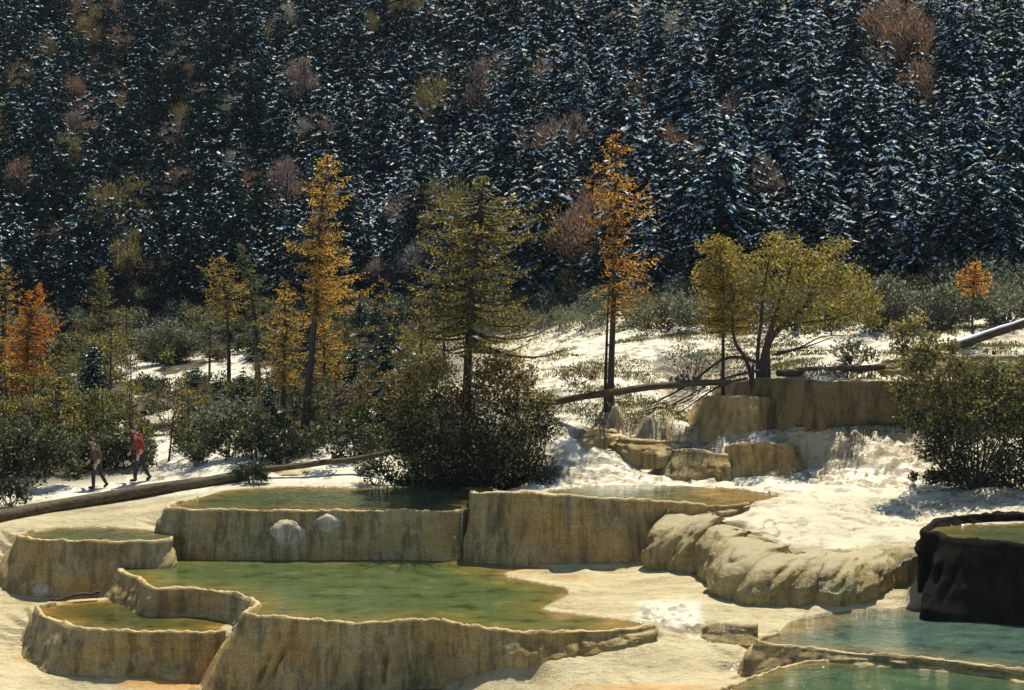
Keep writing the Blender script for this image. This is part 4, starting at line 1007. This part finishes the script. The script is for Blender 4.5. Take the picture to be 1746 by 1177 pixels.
T_ = [('grey round shrub with a dark hollow under it, left of the thin dark stems', (280, 620), [(250, 575, 26), (285, 565, 32), (315, 575, 26), (270, 600, 30), (305, 600, 28)], GREYOL, GREY, .6),
      ('grey olive shrub below the small narrow larch', (190, 640), [(160, 590, 26), (195, 585, 28), (180, 615, 30), (215, 615, 24)], GREYOL, OLGREEN, .6),
      ('dull green shrub under the round headed larch', (360, 580), [(340, 540, 26), (370, 545, 28), (355, 560, 26)], GREY, GREYOL, .6),
      ('low olive shrub under the bright orange larch', (40, 740), [(10, 700, 30), (45, 695, 28), (75, 710, 24)], OLGREEN, OLGOLD[:3], .6),
      ('olive shrub leaning over the snow above the walkers', (150, 730), [(130, 690, 30), (165, 680, 28), (190, 700, 24), (150, 710, 30)], OLGREEN, OLGREEN[:2] + GREYOL, .55),
      ('dark leafy bush at the left edge behind the first walker', (40, 830), [(0, 760, 44), (45, 750, 42), (85, 755, 38), (20, 800, 40), (70, 795, 36), (110, 775, 30)], DK, DK[1:] + OLGREEN[:1], .8),
      ('dark bush between the two walkers', (200, 800), [(150, 760, 30), (195, 755, 30), (218, 770, 22), (180, 780, 28)], DK, DK[1:4], .8),
      ('low dark bush in the left edge corner beside the log', (15, 862), [(-5, 835, 26), (22, 830, 24), (40, 845, 16)], DK, DK[1:], .8),
      ('greyish bare shrub behind the red jacketed walker', (290, 725), [(260, 690, 24), (290, 680, 28), (315, 700, 24)], GREY, BROWN[:2], .35),
      ('leafy grey green bush right of the red jacketed walker', (395, 780), [(350, 720, 34), (390, 700, 36), (430, 715, 34), (370, 750, 32), (415, 755, 32)], GREYOL + DK[:1], GREY, .7),
      ('dark olive bush at the foot of the small orange larch', (480, 790), [(450, 745, 32), (490, 750, 32), (520, 760, 26), (470, 770, 28)], DK, DK[1:], .7),
      ('brown twiggy bush between the orange larches and the largest bush', (610, 720), [(580, 670, 30), (620, 665, 32), (650, 690, 28), (600, 700, 30)], BROWN[:3] + DK[3:], BROWN, .4),
      ('dark bush in front of the largest bush behind the log', (600, 790), [(560, 740, 30), (600, 735, 32), (640, 745, 30), (580, 770, 26), (625, 772, 26)], DK, DK[1:], .6),
      ('rust tinted low shrub left of the tall olive gold larch', (690, 625), [(660, 600, 22), (695, 590, 26), (725, 600, 22)], BROWN[:2] + OLGOLD[2:], OLGOLD, .45),
      ('olive brown shrub under the orange branches left of the largest bush', (570, 660), [(545, 640, 24), (580, 630, 26), (610, 640, 22)], OLGREEN, GOLD[2:], .5),
      ('low olive shrub on the snow in front of the thin dark stems', (420, 690), [(395, 670, 24), (430, 665, 24), (460, 675, 20)], GREYOL, OLGREEN, .55),
      ('sparse shrub on the snow patch left of the thin dark stems', (330, 670), [(310, 655, 18), (340, 650, 20)], GREYOL, GREY, .5),
      ('little dark shrub growing against the end of the long log', (432, 826), [(410, 805, 18), (435, 800, 20), (450, 812, 14)], DK, DK[1:], .8),
      ('dark weed clump on the shore of the olive pool', (640, 828), [(625, 800, 22), (650, 795, 22), (665, 812, 18)], DK, DK[1:], .6),
      ('grey shrub with thin upright stems on the white slope', (1170, 650), [(1145, 610, 20), (1170, 600, 24), (1195, 610, 20)], GREY, GREY[1:], .22),
      ('brownish weed clump on the white slope beside the slender orange larch', (985, 655), [(965, 640, 14), (990, 635, 16), (1010, 640, 12)], GREYOL + BROWN[:2], BROWN, .35),
      ('yellowish shrub at the end of the white topped log', (1560, 610), [(1530, 565, 28), (1560, 555, 26), (1585, 580, 24), (1540, 590, 26), (1575, 600, 18)], GREYOL, OLGOLD, .5),
      ('grey shrub on the snow right of the leaning tree', (1450, 628), [(1435, 598, 22), (1460, 590, 22), (1480, 605, 20), (1445, 612, 16)], GREYOL, GREY, .5),
      ('dark low shrub between the bright rapids and the right hand bush', (1580, 822), [(1560, 812, 12), (1590, 808, 14), (1610, 812, 14)], DK, DK[1:], .7)]
for k, (lab, b, lp, pal, tip, dn) in enumerate(T_):
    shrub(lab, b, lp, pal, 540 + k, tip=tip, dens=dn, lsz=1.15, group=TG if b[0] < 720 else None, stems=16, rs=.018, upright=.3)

# undergrowth: low shrubs copied over the thicket floor and along the foot of the forest
def tuft_meshes(seed, w_, h_, pal, n):
    global rng
    rng = np.random.default_rng(seed); g = Geo(); tk = Geo()
    for k in range(7):
        c = np.array([rng.normal() * w_ * .45, rng.normal() * w_ * .4, h_ * (.35 + .35 * rng.random())])
        tk.tube([(rng.normal() * .05, rng.normal() * .05, -.15), c * [.5, .5, .6], c], [.022, .015, .008], 4)
        d = rng.normal(size=(n, 3)); d /= np.linalg.norm(d, axis=1, keepdims=True)
        C = c + d * (rng.random(n) ** .45)[:, None] * np.array([w_ * .42, w_ * .42, h_ * .42]); C[:, 2] = np.maximum(C[:, 2], .02)
        g.leaves(C, d + rng.normal(size=(n, 3)) * .8 + [0, 0, .5], .09 + .08 * rng.random(n), .045 + .03 * rng.random(n), pick(pal, n, .25))
    return g.mesh('foliage'), tk.mesh('stem', True)
UND = [('thick', tuft_meshes(901, .8, .8, DK + GREYOL[:2], 150)), ('thick', tuft_meshes(902, 1.0, .9, DK[:3] + OLGREEN[:2], 160)), ('thick', tuft_meshes(903, .8, .7, BROWN + DK[:2], 130)),
       ('edge', tuft_meshes(904, 1.3, 1.3, GREY + GREYOL, 220)), ('edge', tuft_meshes(905, 1.1, 1.5, GREY[:3] + DK[1:2], 200)), ('edge', tuft_meshes(906, 1.2, 1.2, GREYOL + BROWN[:2], 200))]
ULAB = {'thick': 'low dark undergrowth shrub scattered over the floor of the left thicket', 'edge': 'waist high grey green shrub in the belt along the foot of the forest'}
def put_under(i, x, y, sc_):
    kind, ms = UND[i]
    r = empty('undergrowth_shrub' if kind == 'thick' else 'forest_edge_shrub', (x, y, ground_z(x, y) - .05), ULAB[kind], 'shrub', 'undergrowth shrubs in the left thicket' if kind == 'thick' else 'grey shrubs along the forest foot')
    r.rotation_euler = (0, 0, R_.random() * 6.28); r.scale = (sc_, sc_, sc_ * (.8 + .4 * R_.random()))
    link('foliage', ms[0], M['leaf'], r); link('stem', ms[1], M['bark'], r)
us_ = []
for k in range(4000):
    px = -40 + 760 * R_.random(); y = 51 + 36 * R_.random() ** 1.2; x = (px - CX) / F * y
    if y > float(yfoot(x / y)) - 3: continue
    row = row_of(y, ground_z(x, y))
    if row > 850 - (px - 60) * .10 - 34 and px < 430: continue
    if 180 < px < 470 and 616 < row < 668: continue
    if abs(px - 275) < 34 and 720 < row < 800: continue
    if row > 812 - max(0, px - 430) * .15: continue
    if any((x - a) ** 2 + (y - b) ** 2 < 1.45 ** 2 for a, b in us_): continue
    if row > 795 and px > 430: continue
    us_.append((x, y)); put_under(int(R_.integers(0, 3)), x, y, .7 + .6 * R_.random())
    if len(us_) > 170: break
def sapling_meshes(seed, H, pal, n):
    global rng
    rng = np.random.default_rng(seed); g = Geo(); tk = Geo()
    top = np.array([rng.normal() * .15, rng.normal() * .15, H])
    tk.tube(crom(np.array([(0, 0, -.1), top * [.4, .4, .5] + rng.normal(size=3) * .06, top]), 10), np.linspace(.035, .008, 10), 5)
    for k in range(16):
        t = .25 + .72 * rng.random(); ph = rng.random() * 6.28; L = (1 - t) * .9 + .18
        s0 = top * t; e = s0 + np.array([math.cos(ph) * L, math.sin(ph) * L, .25 * L])
        tk.tube([s0, (s0 + e) / 2 - [0, 0, .03], e], [.012, .008, .004], 4)
        q = rng.random(n)[:, None] ** .7
        g.leaves(s0 + (e - s0) * q + rng.normal(size=(n, 3)) * .07, (e - s0) + rng.normal(size=(n, 3)) * .5, .07 + .06 * rng.random(n), .035, pick(pal, n, .25))
    return g.mesh('foliage'), tk.mesh('stem', True)
SAP = [sapling_meshes(921, 1.9, OLGREEN, 26), sapling_meshes(922, 2.5, OLGOLD, 22), sapling_meshes(923, 1.6, GREYOL, 20), sapling_meshes(924, 2.2, BROWN, 14), sapling_meshes(925, 2.8, OLGREEN + GOLD[2:], 26)]
SLAB = ['knee thin green sapling', 'thin olive gold sapling', 'thin grey sapling', 'nearly bare brown sapling', 'taller mixed green and gold sapling']
SLAB[0] = 'thin green sapling'
sp_ = []
for k in range(5000):
    px = -40 + 760 * R_.random(); y = 52 + 34 * R_.random() ** 1.3; x = (px - CX) / F * y
    if y > float(yfoot(x / y)) - 2: continue
    row = row_of(y, ground_z(x, y))
    if row > 850 - (px - 60) * .10 - 40 and px < 430: continue
    if abs(px - 275) < 34 and 720 < row < 800: continue
    if 160 < px < 560 and 612 < row < 690: continue
    if row > 805 - max(0, px - 430) * .15: continue
    if any((x - a) ** 2 + (y - b) ** 2 < 1.5 ** 2 for a, b in sp_): continue
    sp_.append((x, y)); i = int(R_.integers(0, 5)); sc_ = .75 + .6 * R_.random()
    r = empty('thicket_sapling', (x, y, ground_z(x, y)), SLAB[i] + ' standing among the shrubs of the left thicket', 'sapling', SLAB[i] + 's of the left thicket')
    r.rotation_euler = (0, 0, R_.random() * 6.28); r.scale = (sc_, sc_, sc_)
    link('foliage', SAP[i][0], M['leaf'], r); link('stem', SAP[i][1], M['bark'], r)
    if len(sp_) > 58: break
sf_ = []
for k in range(3000):
    px = -20 + 700 * R_.random(); y = 54 + 26 * R_.random(); x = (px - CX) / F * y
    if y > float(yfoot(x / y)) - 2: continue
    row = row_of(y, ground_z(x, y))
    if row > 770 or (180 < px < 470 and 616 < row < 690) or (abs(px - 275) < 40 and row > 700): continue
    if any((x - a) ** 2 + (y - b) ** 2 < 3.4 ** 2 for a, b in sf_): continue
    sf_.append((x, y)); k_ = .26 + .16 * R_.random()
    put_tree('small_fir', FIRS_L[int(R_.integers(0, 3))], x, y, ground_z(x, y) - .05, R_.random() * 6.28, (k_ * 1.1, k_), 'small dark blue green fir growing among the shrubs of the left thicket', 'fir', 'small firs in the left thicket', M['needle'])
    if len(sf_) > 20: break
ed_ = []
for k in range(4000):
    px = -60 + 1880 * R_.random(); u = (px - CX) / F; y = float(yfoot(u)) - (4.2 if px > 860 else 0) + (8.0 if px > 860 else 4.2) * R_.random() ** 1.1; x = u * y
    if any((x - a) ** 2 + (y - b) ** 2 < 1.5 ** 2 for a, b in ed_): continue
    ed_.append((x, y)); put_under(3 + int(R_.integers(0, 3)), x, y, .75 + .55 * R_.random())
    if len(ed_) > 150: break
print('UNDER', len(us_), len(ed_))
# short grass and dead weeds on the white slope: nobody could count them
rng = np.random.default_rng(77)
gg = Geo(); cnt = 0
for k in range(11000):
    px = 880 + 860 * rng.random(); row = 548 + 200 * rng.random() ** 1.5
    u = (px - CX) / F; y = 46 + 20 * rng.random(); x = u * y
    if y > float(yfoot(u)) - .5: continue
    if float(fbm(np.array([x * .55]), np.array([y * .5]), None, 79, 3)[0]) < .16: continue
    z = ground_z(x, y)
    if z < 2.6: continue
    n = 12
    C = np.stack([x + rng.normal(size=n) * .24, y + rng.normal(size=n) * .10, np.full(n, z + .04)], 1)
    A = np.stack([rng.normal(size=n) * .5, rng.normal(size=n) * .5, np.ones(n)], 1)
    gg.leaves(C, A, .06 + .10 * rng.random(n), .04, pick(GREYOL + OLGOLD[1:3] + DK[3:], n, .25)); cnt += 1
tag(link('grass', gg.mesh('grass'), M['leaf']), 'short dead grass in tufts on the white slope', 'grass', kind='stuff')

# ------------------------------------------------------------------ logs, stones
def log(label, px, r, m, seed, r1=None, snow=None, name='fallen_log', cat='log', twigs=(), k=10, sink=.3):
    """px: (px, py, z) along its axis"""
    global rng
    rng = np.random.default_rng(seed)
    P = crom(np.array([at(a, b, c) for a, b, c in px]), 40)
    b0 = P[len(P) // 2].copy()
    s = np.linspace(0, 1, 40); g = Geo()
    R = np.linspace(r, r1 or r * .8, 40) * (1 + .08 * vnoise(s * 9, s * 0, None, seed) + .05 * vnoise(s * 30, s * 0, None, seed + 1))
    R[0] *= .9; R[-1] *= .8
    P[:, 2] += .03 * vnoise(s * 6, s * 0 + 2, None, seed + 2)
    ends = np.concatenate([P[:1], P, P[-1:]]); Rr = np.concatenate([[.001], R, [.001]])
    g.tube(ends - b0, Rr, k)
    for (t, dx, dz, L, rr) in twigs:
        i = int(t * 39); e = P[i] + np.array([dx, 0, dz]) * L
        g.tube(np.stack([P[i], (P[i] + e) / 2 + rng.normal(size=3) * .03, e]) - b0, [rr, rr * .8, rr * .4], 5)
    root = empty(name, b0, label, cat)
    link('trunk', g.mesh('trunk', True), m, root)
    if snow:
        sg = Geo(); Q = P.copy(); Q[:, 2] += R * .62; sg.tube(Q[1:-1] - b0, R[1:-1] * .62 * (1 + .1 * vnoise(s[1:-1] * 20, s[1:-1] * 0, None, seed + 6)), 8)
        link('snow_cover', sg.mesh('snow_cover', True), M['snow'], root)
    return root
log('long dark log lying along the path in front of the walkers', [(-90, 897, .78), (0, 880, .86), (90, 863, .92), (200, 845, 1.05), (300, 829, 1.22), (380, 817, 1.36), (425, 811, 1.44)], .20, M['log'], 601, .17, twigs=[(.55, .2, .9, .3, .03)])
log('thinner yellowish log continuing behind the dark shrubs to the largest bush', [(400, 806, 1.52), (470, 799, 1.62), (560, 789, 1.78), (640, 776, 1.98), (700, 765, 2.15)], .10, M['log'], 602, .08)
log('mossy log on the white slope running into the largest bush', [(875, 698, 3.12), (940, 686, 3.4), (1000, 675, 3.72), (1080, 664, 3.94), (1160, 657, 4.05), (1245, 650, 4.16)], .115, M['log'], 603, .10)
log('straight log lying behind the rim of the longest upper basin wall', [(1325, 637, 4.37), (1400, 631, 4.43), (1510, 625, 4.52)], .12, M['log'], 604, .10, twigs=[(.1, .2, .9, .35, .02)])
log('leaning log with a thick white snow cover at the right edge', [(1598, 597, 5.02), (1680, 573, 5.45), (1760, 549, 5.95), (1900, 510, 6.8)], .14, M['log'], 605, .14, snow=True)
log('thin dark pole lying in front of the far left pool', [(84, 1024, -.55), (120, 1018, -.5), (170, 1009, -.42)], .03, M['log'], 606, .045)
log('short dark log half buried in the thicket above the largest bush', [(640, 612, 2.65), (690, 606, 2.72), (760, 596, 2.95)], .13, M['log'], 607, .1)
log('thin dark branch lying over the snow above the walkers', [(205, 706, 1.28), (260, 700, 1.38), (300, 694, 1.45)], .06, M['log'], 608, .05)
log('dark log edge lying in the snow behind the red jacketed walker', [(236, 727, 1.42), (270, 726, 1.44), (318, 724, 1.48)], .12, M['log'], 609, .1)
# the fallen branch with twigs, left of the leaning tree
fb = Geo(); rng = np.random.default_rng(612)
B0 = atY(1285, 618, 50.3)
def limb(pts, r, r1):
    P = crom(np.array([atY(a, b, 50.3 - c) for a, b, c in pts]), 14); fb.tube(P - B0, np.linspace(r, r1, 14), 6); return P
limb([(1290, 618, 0), (1262, 609, 0), (1232, 613, .1), (1205, 632, .2), (1175, 655, .3), (1140, 675, .5), (1110, 690, .6)], .06, .02)
limb([(1295, 632, 0), (1255, 640, .1), (1215, 652, .2), (1180, 672, .4), (1150, 690, .6)], .05, .012)
limb([(1275, 645, .1), (1235, 655, .2), (1200, 675, .4), (1165, 700, .6), (1140, 712, .7)], .04, .01)
for k in range(26):
    a, b = 1110 + rng.random() * 110, 0
    b = 700 - (a - 1110) * .42 + rng.normal() * 8
    limb([(a, b, .45), (a - 14 - 10 * rng.random(), b + 5 + 6 * rng.random(), .5), (a - 28 - 20 * rng.random(), b + 9 + 14 * rng.random(), .55)], .014, .004)
rb_ = empty('fallen_branch', B0, 'arched dark fallen branches with bare twigs left of the leaning yellow green tree', 'branch')
link('limb', fb.mesh('limb', True), M['bark'], rb_)

def stone(name, label, cat, px, py, Dz, rx, rz, m, seed, mode='Y', squash=.8):
    """lumpy stone centred on a pixel at distance Dz"""
    c = atY(px, py, Dz); mpp = Dz / F
    nu, nv = 40, 24
    th = np.linspace(0, 2 * math.pi, nu, endpoint=False); ph = np.linspace(.02, math.pi - .02, nv)
    T, Pp = np.meshgrid(th, ph, indexing='ij')
    d = np.stack([np.cos(T) * np.sin(Pp), np.sin(T) * np.sin(Pp), np.cos(Pp)], -1)
    rr = 1 + .26 * fbm(d[..., 0] * 1.5 + seed, d[..., 1] * 1.5, d[..., 2] * 1.5, seed, 3) + .10 * fbm(d[..., 0] * 5, d[..., 1] * 5, d[..., 2] * 5, seed + 3, 3)
    V = d * rr[..., None] * np.array([rx * mpp, rx * mpp * squash, rz * mpp])
    me = mesh_np(name, V.reshape(-1, 3), gridfaces(nu, nv, True), True)
    o = link(name, me, m, None, c); return tag(o, label, cat)
stone('pale_stone', 'large pale lumpy stone on the wall of the olive pool', 'stone', 490, 912, 43.98, 34, 27, M['knob'], 701, squash=.5)
stone('pale_stone', 'pale stone right of the large lumpy one, under the olive pool rim', 'stone', 560, 893, 44.06, 26, 18, M['knob'], 702, squash=.5)
stone('pale_stone', 'flat pale stone low on the right of the olive pool wall', 'stone', 714, 906, 44.05, 16, 9, M['knob'], 703, squash=.6)
stone('pale_stone', 'tiny white stone stuck on the front wall of the broad green pool', 'stone', 639, 1107, 37.6, 8, 13, M['knob'], 704, squash=.6)
stone('pale_stone', 'tiny pale stone high on the tallest smooth wall', 'stone', 1018, 874, 43.8, 9, 6, M['knob'], 705, squash=.6)
stone('round_stone', 'round domed stone at the foot of the far left pool', 'stone', 77, 1010, 43.1, 23, 19, M['knob'], 706)
stone('pale_boulder', 'long pale boulder lying on the shore behind the olive pool', 'boulder', 505, 808, 49.6, 44, 11, M['knob'], 707)
stone('dark_stone', 'little dark stone lying on the sand at the left edge', 'stone', 43, 1037, 41.9, 5, 2.5, M['log'], 708)

# falling water
def falls(label, pts, wd, seed):
    global rng
    rng = np.random.default_rng(seed)
    P = crom(np.array([atY(a, b, d) for a, b, d in pts]), 24); b0 = P[-1].copy(); g = Geo()
    for k in range(7):
        off = np.array([(rng.random() - .5) * wd, rng.normal() * .02, 0]); s = np.linspace(0, 1, 24)
        Q = P + off * (.5 + .8 * s)[:, None]; Q[:, 0] += .012 * vnoise(s * 7, s * 0, None, seed + k)
        g.tube(Q - b0, (.008 + .010 * rng.random()) * (1 + .4 * vnoise(s * 9, s * 0 + 3, None, seed + k)), 5)
    o = link('waterfall', g.mesh('waterfall', True), M['foam'], None, b0)
    return tag(o, label, 'waterfall')
falls('thin white waterfall in the notch between the olive pool and the tallest smooth wall', [(790, 866, 44.5), (788, 872, 44.2), (787, 890, 44.1), (786, 915, 44.08), (785, 949, 44.05)], .10, 751)
falls('short white thread of falling water at the right end of the ochre cascade', [(1483, 940, 41.6), (1490, 955, 41.1), (1500, 975, 40.8), (1510, 1001, 40.65)], .16, 752)

# ------------------------------------------------------------------ people
def skin_obj(name, verts, edges, radii, m, parent, root=0, sub=1):
    me = bpy.data.meshes.new(name); me.from_pydata([tuple(v) for v in verts], edges, []); me.update()
    o = link(name, me, m, parent)
    md = o.modifiers.new('skin', 'SKIN'); md.use_smooth_shade = True
    sv = me.skin_vertices[0].data
    for k, r in enumerate(radii): sv[k].radius = (r, r) if isinstance(r, (int, float)) else r
    for k in range(len(verts)): sv[k].use_root = (k == root)
    ss = o.modifiers.new('sub', 'SUBSURF'); ss.levels = sub; ss.render_levels = sub
    return o
def person(label, px, py, jacket, lean, seed, H=1.70, yaw=0.0, bag=False):
    """walking towards -x"""
    b = on_ground(px, py)
    root = empty('person', b, label, 'person'); root.rotation_euler = (0, 0, yaw)
    k = H / 1.70
    hip = np.array([0.02, 0, .90]); chest = np.array([-.05 - lean, 0, 1.27]); neck = np.array([-.08 - lean * 1.3, 0, 1.44]); head = np.array([-.11 - lean * 1.5, 0, 1.56]); crown_ = head + np.array([0, 0, .09])
    V = [hip, chest, neck, head, crown_]; E = [(0, 1), (1, 2), (2, 3), (3, 4)]; R = [.12, .135, .055, .088, .062]
    # face: nose, chin, ears
    for d, r in [((-.105, 0, -.01), .014), ((-.07, 0, -.085), .03), ((.0, .085, -.01), .018), ((.0, -.085, -.01), .018)]:
        V.append(head + np.array(d)); E.append((3, len(V) - 1)); R.append(r)
    def chain(start, pts, rs):
        i = start; ids = []
        for p, r in zip(pts, rs):
            V.append(np.array(p)); R.append(r); E.append((i, len(V) - 1)); i = len(V) - 1; ids.append(i)
        return ids
    legs = []
    for sd, sw in ((-1, 1), (1, -1)):
        y = .09 * sd
        knee = np.array([-.13 if sw > 0 else .06, y, .49 if sw > 0 else .47]); ank = np.array([-.14, y, .08]) if sw > 0 else np.array([.24, y, .13])
        toe = ank + (np.array([-.17, 0, -.045]) if sw > 0 else np.array([-.10, 0, -.11]))
        legs.append(([hip + np.array([0, y, -.04]), knee, ank], toe))
        chain(0, [hip + np.array([0, y, -.04]), knee, ank, toe], [.085, .058, .042, .034])
    arms = []
    for sd, sw in ((-1, -1), (1, 1)):
        sh = chest + np.array([-.01, .185 * sd, .09]); el = sh + np.array([-.06 if sw > 0 else .08, .04 * sd, -.28]); wr = el + np.array([-.14, .0, -.20]) if sw > 0 else el + np.array([.0, 0, -.25])
        dirn = (wr - el) / np.linalg.norm(wr - el); palm = wr + dirn * .085
        arms.append([sh, el, wr])
        ids = chain(1, [sh, el, wr, palm], [.055, .042, .03, .034])
        pi = ids[-1]; side = np.array([dirn[2], 0, -dirn[0]])
        for f, (o_, L) in enumerate([(-.026, .072), (-.009, .08), (.009, .076), (.026, .06)]):
            q = palm + side * o_ + dirn * .02; curl = np.array([-.02, -.018 * sd, 0])
            chain(pi, [q + dirn * L * .4, q + dirn * L * .75 + curl * .6, q + dirn * L + curl], [.0095, .009, .008])
        th = wr + dirn * .03 - side * .03
        chain(ids[-2], [th, th + dirn * .035 - side * .02, th + dirn * .065 - side * .022], [.012, .011, .009])
    body = skin_obj('body', [v * k for v in V], E, [r * k for r in R], M['skin'], root)
    # jacket
    JV = [hip + np.array([0, 0, -.02]), hip + np.array([-.01, 0, .14]), chest, chest + np.array([-.01, 0, .12]), neck + np.array([0, 0, -.03])]; JE = [(0, 1), (1, 2), (2, 3), (3, 4)]; JR = [.155, .15, .165, .13, .075]
    for a in arms:
        i = 3
        for p, r in zip(a, (.075, .06, .046)):
            JV.append(p); JR.append(r); JE.append((i, len(JV) - 1)); i = len(JV) - 1
    skin_obj('jacket', [v * k for v in JV], JE, [r * k for r in JR], jacket, root, 2)
    TV = [hip + np.array([0, 0, .06]), hip + np.array([0, 0, -.05])]; TE = [(0, 1)]; TR = [.135, .13]
    for (pts, toe) in legs:
        i = 1
        for p, r in zip(pts, (.10, .073, .058)):
            TV.append(p); TR.append(r); TE.append((i, len(TV) - 1)); i = len(TV) - 1
    skin_obj('trousers', [v * k for v in TV], TE, [r * k for r in TR], M['dark'], root)
    for (pts, toe) in legs:
        a = pts[2]
        skin_obj('boot', [v * k for v in (a + np.array([.02, 0, .06]), a + np.array([.02, 0, -.03]), (a + toe) / 2 + np.array([0, 0, -.01]), toe)], [(0, 1), (1, 2), (2, 3)], [r * k for r in (.055, .052, .047, .036)], M['dark'], root)
    skin_obj('hair', [v * k for v in (head + np.array([.02, 0, .085]), head + np.array([.035, 0, .03]), head + np.array([.045, 0, -.04]), head + np.array([-.05, 0, .09]))], [(0, 1), (1, 2), (0, 3)], [r * k for r in (.085, .085, .06, .055)], M['hair'], root)
    if bag:
        skin_obj('shoulder_bag', [v * k for v in (hip + np.array([-.16, -.2, .10]), hip + np.array([-.16, -.21, -.10]))], [(0, 1)], [.13, .12], M['dark'], root)
    return root
person('person in dull brown and dark clothes walking beside the long log', 168, 834, M['dim'], .05, 801, 1.66)
person('person in a red jacket and dark trousers striding past the snowy gap in the bushes', 240, 822, M['red'], .04, 802, 1.84, bag=True)
# two saplings beside the walkers
larch('thin bare sapling beside the red jacketed walker', [(288, 800), (290, 770), (293, 735), (297, 700)], [(700, 293, 301), (720, 280, 312), (745, 278, 312)], [(.1, .08, .05), (.14, .11, .06)], 421, D=53.2, nbr=14, leafn=.25, rt=.03, name='bare_sapling')
larch('thin dark stem with grey twigs on the snow patch', [(357, 655), (358, 600), (360, 540)], [(540, 355, 365), (560, 330, 385), (590, 340, 380)], GREY, 422, D=70, nbr=24, leafn=.5, rt=.05, name='thin_tree')
larch('thin bare stem rising from the dark branches in front of the tall olive gold larch', [(758, 625), (757, 580), (757, 540)], [(540, 752, 762), (560, 735, 780), (590, 740, 775)], OLGREEN, 423, D=64, nbr=18, leafn=.4, rt=.07, name='thin_tree')
